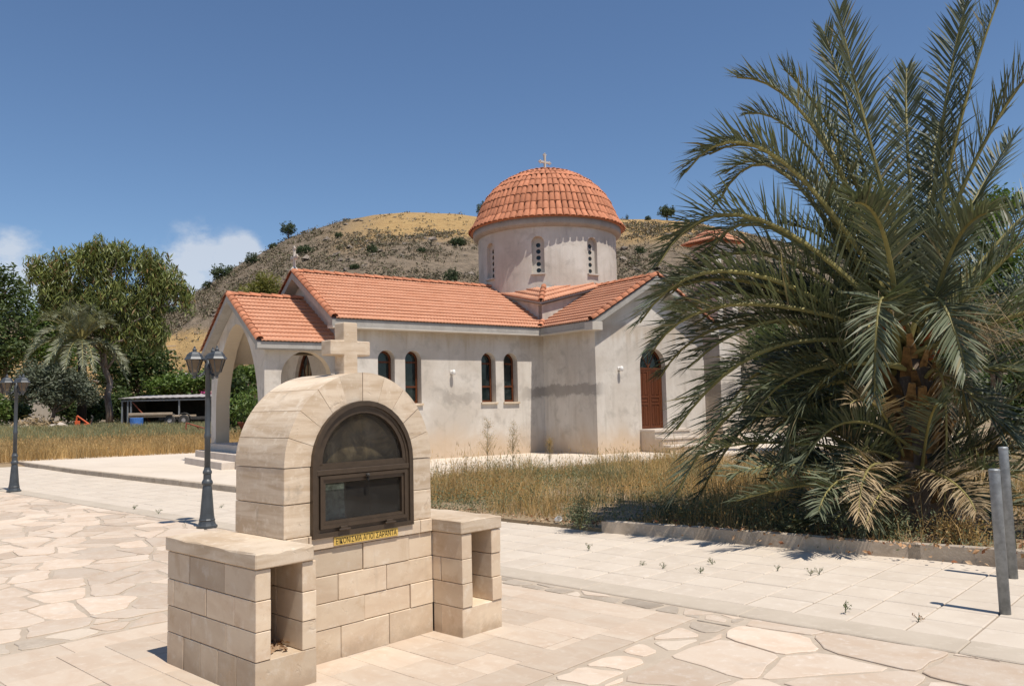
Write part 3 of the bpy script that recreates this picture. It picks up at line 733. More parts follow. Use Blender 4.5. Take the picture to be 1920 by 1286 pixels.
# jambs, arch stones, back
ACX, ACZ, RO, RI = .365, 1.25, .61, .415
for z0, z1 in ((.81, 1.02), (1.02, 1.25)):
    blk(ACX-RO, ACX-RI, 0, .60, z0, z1, 'shrine_old'); blk(ACX+RI, ACX+RO, 0, .60, z0, z1, 'shrine_old')
blk(ACX-RI, ACX+RI, .50, .60, .81, 1.25, 'shrine_old')
for k in range(10):
    a0, a1 = math.radians(18*k)+.003, math.radians(18*(k+1))-.003; n = 4; vs = []
    mid = (a0+a1)/2; cc = np.array([ACX+math.cos(mid)*(RO+RI)/2, 0, ACZ+math.sin(mid)*(RO+RI)/2])
    for d in (random.uniform(-.003, .003), .60):
        for i in range(n+1):
            a = a0+(a1-a0)*i/n
            for r in (RI, RO): vs.append(np.array([ACX+math.cos(a)*r, d, ACZ+math.sin(a)*r])-cc)
    m2 = 2*(n+1); fs = []
    for i in range(n):
        p = 2*i; fs += [(p, p+1, p+3, p+2), (m2+p+2, m2+p+3, m2+p+1, m2+p), (p+1, m2+p+1, m2+p+3, p+3), (p+2, m2+p+2, m2+p, p)]
    fs += [(0, m2, m2+1, 1), (2*n+1, m2+2*n+1, m2+2*n, 2*n)]
    inst('arch_stone', MB().add(vs, fs).mesh('arch_stone', M['shrine_old']), shrine, cc)
# back wall inside the arch
pts = [(ACX+math.cos(a)*(RI-.001), ACZ+math.sin(a)*(RI-.001)) for a in np.linspace(0, PI, 17)]
vs = [(p[0], .50, p[1]) for p in pts]+[(p[0], .598, p[1]) for p in pts]; n = len(pts)
MB().add(vs, [tuple(range(n)), tuple(range(2*n-1, n-1, -1))]+[(i, (i+1) % n, n+(i+1) % n, n+i) for i in range(n)]).build('back_stone', M['shrine_old'], shrine)
# stone cross on the crown
cz = ACZ+RO-.012
mb = MB(); x0 = ACX
cp_ = [(-.058, cz), (.058, cz), (.058, 1.985), (.168, 1.985), (.168, 2.088), (.058, 2.088), (.058, 2.215), (-.058, 2.215), (-.058, 2.088), (-.168, 2.088), (-.168, 1.985), (-.058, 1.985)]
mb.add([(x0+p[0], d, p[1]) for d in (.13, .245) for p in cp_], [tuple(range(12)), tuple(range(23, 11, -1))]+[((i+1) % 12, i, 12+i, 12+(i+1) % 12) for i in range(12)])
cross = mb.build('cross', M['shrine_old'], shrine); bv = cross.modifiers.new('bevel', 'BEVEL'); bv.width = .008; bv.segments = 2
# glazed metal case
def arch_pts(w2, zb, zs, n=20):
    """closed outline: up the right jamb, over the arch, down the left jamb"""
    return [(ACX+w2, zb)]+[(ACX+w2*math.cos(a), zs+w2*math.sin(a)) for a in np.linspace(0, PI, n)]+[(ACX-w2, zb)]
def ring(mb, outer, inner, d0, d1):
    n = len(outer); vs = []
    for d in (d0, d1):
        vs += [(p[0], d, p[1]) for p in outer]+[(p[0], d, p[1]) for p in inner]
    fs = []
    for i in range(n):
        j = (i+1) % n
        fs += [(i, j, n+j, n+i)[::-1], (2*n+i, 2*n+j, 3*n+j, 3*n+i), (i, j, 2*n+j, 2*n+i), (n+i, n+j, 3*n+j, 3*n+i)[::-1]]
    mb.add(vs, fs)
ZS = 1.25
mb = MB(); ring(mb, arch_pts(.418, .790, ZS), arch_pts(.385, .820, ZS), -.030, .06); ring(mb, arch_pts(.386, .818, ZS), arch_pts(.366, .842, ZS), -.018, .06)
mb.bbox((ACX-.384, -.026, 1.185), (ACX+.384, .05, 1.222), .004)
case = mb.build('case_frame', M['alu'], shrine)
mb = MB(); ring(mb, arch_pts(.366, 1.222, ZS), arch_pts(.336, 1.262, ZS), -.012, .04); sash = mb.build('arched_sash', M['alu'], case)
def rect_pts(c0, c1, z0, z1): return [(c1, z0), (c1, z1), (c0, z1), (c0, z0)]
mb = MB(); ring(mb, rect_pts(ACX-.362, ACX+.362, .845, 1.182), rect_pts(ACX-.338, ACX+.338, .868, 1.160), -.030, .03)
ring(mb, rect_pts(ACX-.339, ACX+.339, .867, 1.161), rect_pts(ACX-.318, ACX+.318, .890, 1.135), -.020, .03); hatch = mb.build('hatch', M['alu'], case)
ap = arch_pts(.338, 1.260, ZS); MB().add([(p[0], .008, p[1]) for p in ap]+[(p[0], .012, p[1]) for p in ap], [tuple(range(len(ap)-1, -1, -1)), tuple(range(len(ap), 2*len(ap)))]).build('pane', M['case_glass'], case)
MB().box((ACX-.320, .004, .888), (ACX+.320, .008, 1.137)).build('pane', M['case_glass'], case)
for hx in (ACX-.185, ACX+.195):
    m = MB(); m.bbox((hx-.028, -.040, .828), (hx+.028, -.028, .852), .003); m.tube([(hx-.045, -.042, .830), (hx+.045, -.042, .830)], .008, 8); m.build('hinge', M['alu'], case)
m = MB(); m.lathe([(.004, 0), (.012, .003), (.012, .02), (.006, .026)], 10, 0, (0, 0, 0)); k = m.build('knob', M['darksteel'], case); k.location = (ACX+.01, -.028, 1.168); k.rotation_euler = (PI/2, 0, 0)
m = MB(); m.bbox((ACX+.002, -.045, 1.130), (ACX+.020, -.030, 1.156), .003); m.build('padlock', M['ink'], case)
# inside: lining and pictures behind the glass
m = MB(); m.box((ACX-RI+.002, .065, .812), (ACX+RI-.002, .49, .822)); m.box((ACX-RI+.002, .065, .822), (ACX-RI+.01, .49, 1.25)); m.box((ACX+RI-.01, .065, .822), (ACX+RI-.002, .49, 1.25)); m.box((ACX-RI+.01, .47, .822), (ACX+RI-.01, .49, 1.25))
m.build('lining', M['black'], case)
ip = arch_pts(.33, 1.215, 1.25, 14); MB().add([(p[0], .07+.05*math.cos((p[0]-ACX)*4), p[1]) for p in ip], [tuple(range(len(ip)-1, -1, -1))]).build('icon_panel', M['icon'], case)
fr = MB(); fr.box((-.13, -.006, 0), (.13, .006, .33), 0); fr.box((-.115, -.009, .015), (.115, -.007, .315), 1)
p = fr.build('framed_print', [M['alu'], plain_mat('faded_print', (0.26, 0.29, 0.26), .7, 0, 0, 25, .6)], case); p.location = (ACX-.20, .10, .826); p.rotation_euler = (math.radians(-8), math.radians(4), 0)
# brass name plate below the case
plate = MB().bbox((.112, -.0205, .729), (.645, -.0142, .7835), .001).build('name_plate', M['brass'], shrine)
cu = bpy.data.curves.new('lettering', 'FONT'); cu.body = 'ΕΙΚΟΝΙΣΜΑ ΑΓΙΟΙ ΣΑΡΑΝΤΑ'; cu.align_x = 'CENTER'; cu.align_y = 'CENTER'; cu.extrude = 0.0006; cu.size = 1.0
to = bpy.data.objects.new('tmp_text', cu); COL.objects.link(to); bpy.context.view_layer.update()
tm = bpy.data.meshes.new_from_object(to.evaluated_get(bpy.context.evaluated_depsgraph_get())); COL.objects.unlink(to); bpy.data.objects.remove(to)
xs = [v.co.x for v in tm.vertices]; ys = [v.co.y for v in tm.vertices]; tw = max(xs)-min(xs); thh = max(ys)-min(ys)
sx, sy = .505/tw, .038/thh
for v in tm.vertices: v.co = Vector(((v.co.x-(max(xs)+min(xs))/2)*sx, (v.co.y-(max(ys)+min(ys))/2)*sy, v.co.z))
tm.materials.clear(); tm.materials.append(M['ink']); tm.name = 'lettering'
t = link(bpy.data.objects.new('lettering', tm), plate); t.location = (.3785, -.0212, .756); t.rotation_euler = (PI/2, 0, 0)
# ---------------------------------------------------------------- church
church = empty('church', CH.o, CH.yaw)
tag(church, 'grey rendered church with orange tiled roofs, drum and dome', 'church')
AW, NB0, NB1, AC, TW, AE = -7.2, 2.61, 8.09, 2.42, 2.42, 7.4
NBC = (NB0+NB1)/2; NH = (NB1-NB0)/2
EZ, OH, KS = 4.02, 0.38, 0.557
NR_Z = EZ+(NH+OH)*KS; TR_Z = EZ+(TW+OH)*KS

def arch_z(o, x):
    t = (x-(o['x0']+o['x1'])/2)/((o['x1']-o['x0'])/2); t = min(1, abs(t))
    return o['zs']+o['h']*max(0.0, 1-t**o.get('p', 2))**o.get('q', 0.5)
def arched_wall(x0, x1, z0, top, opens, thick, mapf, mats, parent, name='wall', brk=(), zf=None, solid_back=True, reveal_mat=0):
    """wall with real arched openings; mapf(x, depth, z) places it"""
    xs = {x0, x1, *[b for b in brk if x0 < b < x1]}
    for o in opens:
        m, w = (o['x0']+o['x1'])/2, (o['x1']-o['x0'])/2
        for k in range(19): xs.add(round(m-w*math.cos(PI*k/18), 6))
    xs = sorted(xs); mb = MB()
    def find(xm):
        for o in opens:
            if o['x0'] < xm < o['x1']: return o
    for xa, xb in zip(xs[:-1], xs[1:]):
        if xb-xa < 1e-6: continue
        o = find((xa+xb)/2); ta, tb = top(xa), top(xb)
        quads = [((xa, z0), (xb, z0), (xb, tb), (xa, ta))] if o is None else []
        if o:
            za, zb = arch_z(o, xa), arch_z(o, xb)
            quads.append(((xa, za), (xb, zb), (xb, tb), (xa, ta)))
            if o['z0'] > z0: quads.append(((xa, z0), (xb, z0), (xb, o['z0']), (xa, o['z0'])))
            mb.add([mapf(xa, 0, za), mapf(xb, 0, zb), mapf(xb, thick, zb), mapf(xa, thick, za)], [(0, 3, 2, 1)], reveal_mat)
            if o['z0'] > z0: mb.add([mapf(xa, 0, o['z0']), mapf(xb, 0, o['z0']), mapf(xb, thick, o['z0']), mapf(xa, thick, o['z0'])], [(0, 1, 2, 3)], reveal_mat)
        for q in quads:
            mb.add([mapf(p[0], 0, p[1]) for p in q], [(0, 1, 2, 3)], 0)
            if solid_back: mb.add([mapf(p[0], thick, p[1]) for p in q], [(3, 2, 1, 0)], reveal_mat)
        mb.add([mapf(xa, 0, ta), mapf(xb, 0, tb), mapf(xb, thick, tb), mapf(xa, thick, ta)], [(0, 1, 2, 3)], 0)
    for o in opens:
        for x, s in ((o['x0'], 1), (o['x1'], -1)):
            f = [(0, 1, 2, 3)] if s > 0 else [(3, 2, 1, 0)]
            mb.add([mapf(x, 0, o['z0']), mapf(x, 0, o['zs']), mapf(x, thick, o['zs']), mapf(x, thick, o['z0'])], f, reveal_mat)
    for x, s in ((x0, 1), (x1, -1)):
        f = [(0, 1, 2, 3)] if s < 0 else [(3, 2, 1, 0)]
        mb.add([mapf(x, 0, z0), mapf(x, 0, top(x)), mapf(x, thick, top(x)), mapf(x, thick, z0)], f, 0)
    return mb.build(name, mats, parent)
def flat(z): return lambda x: z
def gable(c, zc, x_half, ze): return lambda x: ze+(zc-ze)*max(0, 1-abs(x-c)/x_half)
PM = [M['plaster'], M['plaster']]
WZ = 3.88
map_s = lambda b: (lambda x, d, z: (x, b+d, z))
map_n = lambda b: (lambda x, d, z: (x, b-d, z))
map_w = lambda a: (lambda x, d, z: (a+d, x, z))
map_e = lambda a: (lambda x, d, z: (a-d, x, z))
wins = [dict(x0=a, x1=a+.54, z0=1.66, zs=2.95, h=.27) for a in (-6.01, -5.13, -2.45, -1.60)]
arched_wall(AW+.2, 0.24, -.25, flat(WZ), wins, .34, map_s(NB0), PM, church)
arched_wall(AW+.2, -.02, -.25, flat(WZ), [], .24, map_n(NB1), PM, church)
gz_n = gable(NBC, NR_Z-.16, NH+OH, EZ-.16); gz_t = gable(AC, TR_Z-.16, TW+OH, EZ-.16)
wd = dict(x0=4.55, x1=6.15, z0=.58, zs=2.2, h=1.15, p=1.7, q=.62)
arched_wall(NB0, NB1, -.25, gz_n, [wd], .2, map_w(AW), PM, church, brk=(NBC,))
door_o = dict(x0=1.86, x1=3.0, z0=.70, zs=2.72, h=.57)
arched_wall(0, 2*TW, -.25, gz_t, [door_o], .30, map_s(0), PM, church, brk=(AC,))
arched_wall(.30, NB0-.002, -.25, flat(WZ), [], .24, map_w(0), PM, church)
arched_wall(.30, NB0+.24, -.25, flat(WZ), [], .24, map_e(2*TW), PM, church)
arched_wall(NB1, 10.6, -.25, flat(WZ), [], .24, map_w(0), PM, church); arched_wall(NB1, 10.6, -.25, flat(WZ), [], .24, map_e(2*TW), PM, church)
arched_wall(0.24, 2*TW-.24, -.25, gz_t, [], .24, map_n(10.6), PM, church, brk=(AC,))
arched_wall(2*TW-.24, AE, -.25, flat(WZ), [], .24, map_s(NB0), PM, church); arched_wall(2*TW, AE, -.25, flat(WZ), [], .24, map_n(NB1), PM, church)
arched_wall(NB0+.24, NB1-.24, -.25, gz_n, [], .24, map_e(AE), PM, church, brk=(NBC,))

# ---- roofs: concrete deck with eaves, tile rows, ridge and verge tiles
def barrel_mesh(name, r, L, taper=.86, seg=6, thick=.014):
    mb = MB(); vs = []
    for (y, k) in ((0, 1.0), (L, taper)):
        for i in range(seg+1):
            a = PI*i/seg; vs.append((r*k*math.cos(a), y, r*k*math.sin(a)))
    for i in range(seg+1):
        a = PI*i/seg; vs.append(((r-thick)*math.cos(a), 0, (r-thick)*math.sin(a)))
    n = seg+1; fs = []
    for i in range(seg): fs += [(i, i+1, n+i+1, n+i)[::-1], (2*n+i, 2*n+i+1, i+1, i)[::-1]]
    for i in range(seg): vs_in = None
    return mb.add(vs, fs).mesh(name, M['tile'], True)
RIDGE_ME = barrel_mesh('ridge_tile', .105, .36, .84); VERGE_ME = barrel_mesh('verge_tile', .115, .33, .86)
def tile_run(name, me, parent, P, Q, up, step, sc=1.0, lift=.0):
    """barrel tiles lapped from P up to Q"""
    P, Q = np.array(P, float), np.array(Q, float); L = np.linalg.norm(Q-P); y = (Q-P)/L; z = unit(np.array(up)-y*(np.array(up)@y)); x = np.cross(y, z)
    n = max(1, int(round(L/step)))
    for i in range(n):
        p = P+y*(L*i/n)+z*lift
        yy = unit(y-z*.055); zz = unit(np.cross(x, yy))
        o = bpy.data.objects.new(name, me); o.matrix_local = axes_matrix(p+z*.016, x, yy, zz, (sc, L/n*1.12/(.36 if me is RIDGE_ME else .33), sc)); link(o, parent)
def tile_rows(mb, O, u, v, n, T, rowlen, ext, wl=.112, amp=.026, lift=.046):
    rows = max(1, int(round(T/rowlen))); rl = T/rows
    for i in range(rows):
        t0, t1 = i*rl-(0.03 if i == 0 else 0), (i+1)*rl+.02
        e0, e1 = ext(max(0, t0)), ext(min(T, t1))
        if e0[1]-e0[0] < .03: continue
        ns = max(2, int((e0[1]-e0[0])/(wl/6))); fr = np.linspace(0, 1, ns+1)
        s0 = e0[0]+(e0[1]-e0[0])*fr; s1 = e1[0]+(max(e1[1], e1[0])-e1[0])*fr
        jit = random.uniform(-.004, .004)
        w0 = amp*np.abs(np.sin(PI*(s0+(i % 2)*0.0)/wl))**.75; w1 = amp*np.abs(np.sin(PI*s1/wl))**.75
        a = O+np.outer(s0, u)+v*t0+np.outer(w0+lift+jit, n); b = O+np.outer(s1, u)+v*t1+np.outer(w1, n); c = a-n*.036
        vs = np.concatenate([a, b, c]); k = ns+1; fs = []
        for j in range(ns): fs += [(j, j+1, k+j+1, k+j), (2*k+j, 2*k+j+1, j+1, j)]
        mb.add(vs, fs)
def deck(mb, pts, drop):
    n = len(pts); vs = [tuple(p) for p in pts]+[(p[0], p[1], p[2]-drop) for p in pts]
    fs = [tuple(range(n)), tuple(range(2*n-1, n-1, -1))]+[(i, n+i, n+(i+1) % n, (i+1) % n) for i in range(n)]
    mb.add(vs, fs)
def saddle_roof(axis, c, half, e0, e1, ez, k, rowlen, cut=None, verge0=True, verge1=False, drop=.20, ledge=True, ridge_to=None):
    """saddle roof along 'a' or 'b' from e0 to e1 round the ridge at c; cut(side, q) limits the covered length"""
    def P(l, q, z): return np.array([l, q, z]) if axis == 'a' else np.array([q, l, z])
    rz = ez+half*k; mb = MB()
    root = None; tb = MB(); sl = math.hypot(half, half*k)
    for side in (-1, 1):
        q0 = c+side*half
        deck(mb, ([P(e0, q0, ez), P(e1, q0, ez), P(e1, c, rz), P(e0, c, rz)] if (side < 0) == (axis == 'a') else [P(e1, q0, ez), P(e0, q0, ez), P(e0, c, rz), P(e1, c, rz)]), drop)
    roof = mb.build('roof', M['concrete'], church)
    for side in (-1, 1):
        q0 = c+side*half; du = 1 if (side < 0) == (axis == 'a') else -1
        u = P(1, 0, 0)*du; v = unit(P(0, -side, k)); n = np.cross(u, v)
        start = e0 if du > 0 else e1
        def ext(t, side=side, du=du, start=start, v=v):
            q = c+side*(half-t*math.cos(math.atan(k))); lo, hi = (e0+.10 if verge0 else e0), (e1-.10 if verge1 else e1)
            if cut: lo, hi = cut(side, q, lo, hi)
            return (lo-start, hi-start) if du > 0 else (start-hi, start-lo)
        tile_rows(tb, P(start, q0, ez+.012), u, v, n, sl, rowlen, ext)
    cov = tb.build('tile_covering', M['tile_sheet'], roof, True); cov['kind'] = 'stuff'
    r0, r1 = (e0, e1) if ridge_to is None else ridge_to
    tile_run('ridge_tile', RIDGE_ME, roof, P(r0, c, rz+.035), P(r1, c, rz+.035), (0, 0, 1), .34)
    for e, on, sg in ((e0, verge0, 1), (e1, verge1, -1)):
        if not on: continue
        for side in (-1, 1):
            nn = unit(P(0, side*k, 1))
            tile_run('verge_tile', VERGE_ME, roof, P(e+sg*.06, c+side*(half+.02), ez+.03), P(e+sg*.06, c+side*.06, rz+.03), nn, .29)
    return roof
def cut_nave_w(side, q, lo, hi):
    d = (q-(NB0-OH)) if side < 0 else ((NB1+OH)-q); return lo, min(hi, -OH+min(d, OH))
nave_roof = saddle_roof('a', NBC, NH+OH, AW-.36, -.001, EZ, KS, .255, cut_nave_w, True, False)
def cut_tr_s(side, q, lo, hi):
    d = (q-(-OH)) if side < 0 else ((2*TW+OH)-q); return lo, min(hi, NB0-OH+min(d, OH))
tr_roof = saddle_roof('b', AC, TW+OH, -.36, NB0-.001, EZ, KS, .255, cut_tr_s, True, False)
def cut_tr_n(side, q, lo, hi):
    d = (q-(-OH)) if side < 0 else ((2*TW+OH)-q); return max(lo, NB1+OH-min(d, OH)), hi
saddle_roof('b', AC, TW+OH, NB1+.001, 10.95, EZ, KS, .255, cut_tr_n, False, True)
def cut_nave_e(side, q, lo, hi):
    d = (q-(NB0-OH)) if side < 0 else ((NB1+OH)-q); return max(lo, 2*TW+OH-min(d, OH)), hi
saddle_roof('a', NBC, NH+OH, 2*TW+.001, AE+.36, EZ, KS, .255, cut_nave_e, False, True)
# eaves boxes under the tile edges (grey fascia over a paler ledge)
def eaves(mb, mb2, lo, hi, axis, q, side):
    z0, z1 = EZ-.235, EZ-.03
    a, b = (q+.035, q+OH) if side < 0 else (q-OH, q-.035); a2, b2 = (q-.0, q+OH-.002) if side < 0 else (q-OH+.002, q+.0)
    f = (lambda m, l0, l1, s0, s1, y0, y1: m.box((l0, s0, y0), (l1, s1, y1))) if axis == 'a' else (lambda m, l0, l1, s0, s1, y0, y1: m.box((s0, l0, y0), (s1, l1, y1)))
    f(mb, lo, hi, a, b, z0+.06, z1); f(mb2, lo, hi, a2, b2, z0, z0+.058)
for (lo, hi, ax, q, sd) in ((AW-.34, -OH+.034, 'a', NB0-OH, -1), (AW-.34, -OH+.034, 'a', NB1+OH, 1), (2*TW+OH-.034, AE+.34, 'a', NB0-OH, -1), (2*TW+OH-.034, AE+.34, 'a', NB1+OH, 1),
        (-.30, NB0-.002, 'b', -OH, -1), (-.30, NB0-.002, 'b', 2*TW+OH, 1), (NB1+.002, 10.9, 'b', -OH, -1), (NB1+.002, 10.9, 'b', 2*TW+OH, 1)):
    mb, mb2 = MB(), MB(); eaves(mb, mb2, lo, hi, ax, q, sd); mb.build('fascia', M['concrete'], church); mb2.build('eaves_ledge', M['ledge'], church)
for a0, a1 in ((-.40, .005), (2*TW-.005, 2*TW+.40)): MB().bbox((a0, -.375, EZ-.27), (a1, -.002, EZ-.02), .006).build('eaves_corbel', M['ledge'], church)   # ends at the transept gable

# ---- crossing: square base with gabled sides, drum, dome
ZK, ZM = 4.86, 5.50
for (lo, hi, mp) in ((NB0+.02, NB1-.02, map_w(0.003)), (NB0+.02, NB1-.02, map_e(2*TW-.003))): arched_wall(lo, hi, 3.9, gable(NBC, ZM, NH, ZK), [], .2, mp, PM, church, brk=(NBC,))
for (lo, hi, mp) in ((.003, 2*TW-.003, map_s(NB0-.003)), (.003, 2*TW-.003, map_n(NB1+.003))): arched_wall(lo, hi, 3.9, gable(AC, ZM, TW, ZK), [], .2, mp, PM, church, brk=(AC,))
DR = 2.6; DC = np.array([AC-.03, NBC-.02, 0])
tb = MB(); db = MB(); hips = []
for sa in (-1, 1):
    for sb in (-1, 1):
        K = np.array([AC+sa*(TW+.15), NBC+sb*(NH+.15), ZK+.06]); T = np.array([AC+sa*(TW-.62), NBC+sb*(NH-.68), ZK+.72])
        for E in (np.array([AC+sa*(TW+.15), NBC, ZM+.09]), np.array([AC, NBC+sb*(NH+.15), ZM+.09])):
            u = unit(E-K); v = T-K; v = unit(v-u*(v@u)); n = np.cross(u, v); fl = n[2] < 0
            LK = np.linalg.norm(E-K); tt = (T-K)@v; su = (T-K)@u
            C2 = T+(E-K)*.55
            deck(db, [K-n*0, E, C2+v*.4, T+(T-K)*.3] if not fl else [K, T+(T-K)*.3, C2+v*.4, E], .06)
            if fl:
                O = E; uu = -u; nn = np.cross(uu, v)
                tile_rows(tb, O+nn*.01, uu, v, nn, .78, .26, lambda t, LK=LK, su=su, tt=tt: (0.0, LK-su*t/tt))
            else:
                tile_rows(tb, K+n*.01, u, v, n, .78, .26, lambda t, LK=LK, su=su, tt=tt: (su*t/tt, LK))
        hips.append((K+np.array([0, 0, .03]), T+np.array([0, 0, .03])))
base_roof = db.build('roof', M['concrete'], church); cov = tb.build('tile_covering', M['tile_sheet'], base_roof, True); cov['kind'] = 'stuff'
for K, T in hips: tile_run('ridge_tile', RIDGE_ME, base_roof, K, T, (0, 0, 1), .33)
# valley bottom: mortar bed and short barrel tiles
for (a, b, sa, sb) in ((-OH, NB0-OH, 1, 1), (2*TW+OH, NB0-OH, -1, 1)):
    tile_run('ridge_tile', RIDGE_ME, base_roof, (a, b, EZ+.05), (a+sa*.44, b+sb*.44, EZ+.30), (0, 0, 1), .27)
def cyl(R): return lambda x, d, z: (DC[0]+(R-d)*math.cos(x/R), DC[1]+(R-d)*math.sin(x/R), z)
dwin = [dict(x0=(k*PI/4)*DR-.225, x1=(k*PI/4)*DR+.225, z0=6.10, zs=7.17, h=.225) for k in range(1, 8)]
dwin.append(dict(x0=2*PI*DR-.225, x1=2*PI*DR+.225, z0=6.10, zs=7.17, h=.225))
X0 = PI/8*DR; drum = arched_wall(X0, X0+2*PI*DR, 4.95, flat(7.78), dwin, .28, cyl(DR), PM, church, 'drum', brk=[X0+2*PI*DR*i/120 for i in range(121)], solid_back=False)
MB().lathe([(DR-.004, 7.72), (DR+.10, 7.75), (DR+.175, 7.81), (DR+.19, 7.83), (DR+.19, 8.03), (DR-.3, 8.05)], 96, 0, tuple(DC), False).build('drum_cornice', M['concrete'], church, True)
MB().lathe([(DR+.16, 4.95), (DR+.05, 5.40), (DR+.0, 5.46)], 72, 0, tuple(DC), False).build('drum_flashing', M['ledge'], church, True)
def rect_ring_hole(mb, x0, x1, z0, z1, cx, cz, r, d0, d1, mapf, seg=16):
    sq, ci = [], []
    for i in range(seg):
        a = 2*PI*i/seg; c, s = math.cos(a), math.sin(a); m = max(abs(c), abs(s))
        sq.append(((x0+x1)/2+c/m*(x1-x0)/2, (z0+z1)/2+s/m*(z1-z0)/2)); ci.append((cx+c*r, cz+s*r))
    vs = [mapf(p[0], d0, p[1]) for p in sq]+[mapf(p[0], d0, p[1]) for p in ci]+[mapf(p[0], d1, p[1]) for p in ci]
    fs = []
    for i in range(seg):
        j = (i+1) % seg; fs += [(i, j, seg+j, seg+i), (seg+i, seg+j, 2*seg+j, 2*seg+i)]
    mb.add(vs, fs)
for k in range(8):
    a0 = k*PI/4; T = np.array([-math.sin(a0), math.cos(a0), 0]); Nn = np.array([math.cos(a0), math.sin(a0), 0])
    mf = lambda x, d, z, T=T, Nn=Nn: tuple(DC+Nn*(DR-d)+T*x+np.array([0, 0, z]))
    mb = MB(); w, dz = .225, .222
    for i in range(5): rect_ring_hole(mb, -w, w, 6.10+i*dz, 6.10+(i+1)*dz, 0, 6.10+(i+.5)*dz, .082, .14, .19, mf)
    zt = 6.10+5*dz; xs = np.linspace(-w, w, 11)
    for xa, xb in zip(xs[:-1], xs[1:]):
        mb.add([mf(xa, .14, zt), mf(xb, .14, zt), mf(xb, .14, max(zt, 7.17+math.sqrt(max(0, w*w-xb*xb)))), mf(xa, .14, max(zt, 7.17+math.sqrt(max(0, w*w-xa*xa))))], [(0, 1, 2, 3)])
    win = mb.build('drum_window', M['ledge'], church)
    mb = MB(); mb.add([mf(-w, .17, 6.1), mf(w, .17, 6.1), mf(w, .17, 7.2), mf(-w, .17, 7.2)], [(0, 1, 2, 3)]); mb.build('pane', M['glass'], win)
    mb = MB(); c = [mf(x, d, z) for z in (6.045, 6.095) for x, d in ((-.25, -.075), (.25, -.075), (.25, .14), (-.25, .14))]
    mb.add(c, [(3, 2, 1, 0), (4, 5, 6, 7), (0, 1, 5, 4), (1, 2, 6, 5), (2, 3, 7, 6), (3, 0, 4, 7)]); mb.build('sill', M['ledge'], win)
# dome shell and its barrel tiles
RB, HB, ZB = 2.64, 2.34, 8.03
def dome_p(phi): return RB*math.cos(phi)+.25*max(0, 1-phi/.22)**1.5, ZB+HB*math.sin(phi)
dome = MB().lathe([dome_p(p) for p in np.linspace(0, PI/2-.02, 26)], 96, 0, tuple(DC)).build('dome', M['tile'], church, True)
ph = np.linspace(0, PI/2, 400); pr_ = np.array([dome_p(p) for p in ph]); arc = np.concatenate(([0], np.cumsum(np.linalg.norm(np.diff(pr_, axis=0), axis=1))))
NROW = 11; rl = (arc[-1]-.12)/NROW
DT = barrel_mesh('roof_tile', .5, 1.0, .80, 5, .09)
camd = math.atan2(CH.loc(CO)[1]-DC[1], CH.loc(CO)[0]-DC[0]); tiles = []
for i in range(NROW):
    s0, s1 = i*rl-(.05 if i == 0 else 0), (i+1)*rl
    p0, p1 = np.interp(max(0, s0), arc, ph), np.interp(s1, arc, ph); (r0, z0), (r1, z1) = dome_p(p0), dome_p(p1)
    cnt = (76, 76, 76, 76, 64, 64, 52, 52, 38, 24, 12)[i]
    for j in range(cnt):
        a = 2*PI*j/cnt+random.uniform(-.006, .006); e = np.array([math.cos(a), math.sin(a), 0])
        P = DC+e*r0+np.array([0, 0, z0]); Q = DC+e*r1+np.array([0, 0, z1]); y = unit(Q-P); x = np.array([-math.sin(a), math.cos(a), 0]); z = np.cross(y, x)*-1 if np.cross(x, y)[2] < 0 else np.cross(x, y)
        if (P-DC-np.array([0, 0, 8])) @ z < 0 and z[2] < 0: z = -z
        x = np.cross(y, z); L = np.linalg.norm(Q-P)*1.10
        w = 2*PI*r0/cnt*.93; zz = unit(z-y*0.0); yy = unit(y-z*.05); zz = np.cross(x, yy); hh = w*.62
        dv = abs((a-camd+PI) % (2*PI)-PI)
        tiles.append((dv, axes_matrix(P+z*(.045+random.uniform(-.004, .006))-y*.02, x, yy, zz, (w, L, hh*.80))))
tiles.sort(key=lambda t: t[0]); rest = MB(); dv_ = [tuple(v.co) for v in DT.vertices]; df_ = [tuple(p.vertices) for p in DT.polygons]
for k, (dvv, Mx) in enumerate(tiles):
    if k < 300:
        o = bpy.data.objects.new('roof_tile', DT); o.matrix_local = Mx; link(o, dome)
    else: rest.add([tuple(Mx @ Vector(v)) for v in dv_], df_)
o = rest.build('tile_covering', M['tile_sheet'], dome, True); o['kind'] = 'stuff'
def orn_cross(z, P, h, name='cross'):
    m = MB(); x, y, z0 = P; s = h/.6
    m.bbox((x-.036*s, y-.036*s, z0), (x+.03*s, y+.03*s, z0+.60*s), .006); m.bbox((x-.20*s, y-.028*s, z0+.30*s), (x+.20*s, y+.028*s, z0+.37*s), .006)
    for dx, dz in ((-.2, .335), (.2, .335), (0, .60)):
        for ex, ez in ((.0, .045), (-.045, 0), (.045, 0), (0, -.045)): m.lathe([(.004, -.03), (.032*s, -.016), (.032*s, .016), (.004, .03)], 8, 0, (x+(dx+ex)*s, y, z0+(dz+ez)*s))
    m.lathe([(.11*s, -.02), (.08*s, .05), (.035*s, .09)], 12, 0, (x, y, z0)); return m.build(name, M['ledge'], church)
orn_cross(0, (DC[0], DC[1], ZB+HB+.04), .66); gc = orn_cross(0, (0, 0, 0), .66); gc.location = (AW-.28, NBC, NR_Z+.10); gc.rotation_euler = (0, 0, PI/2)

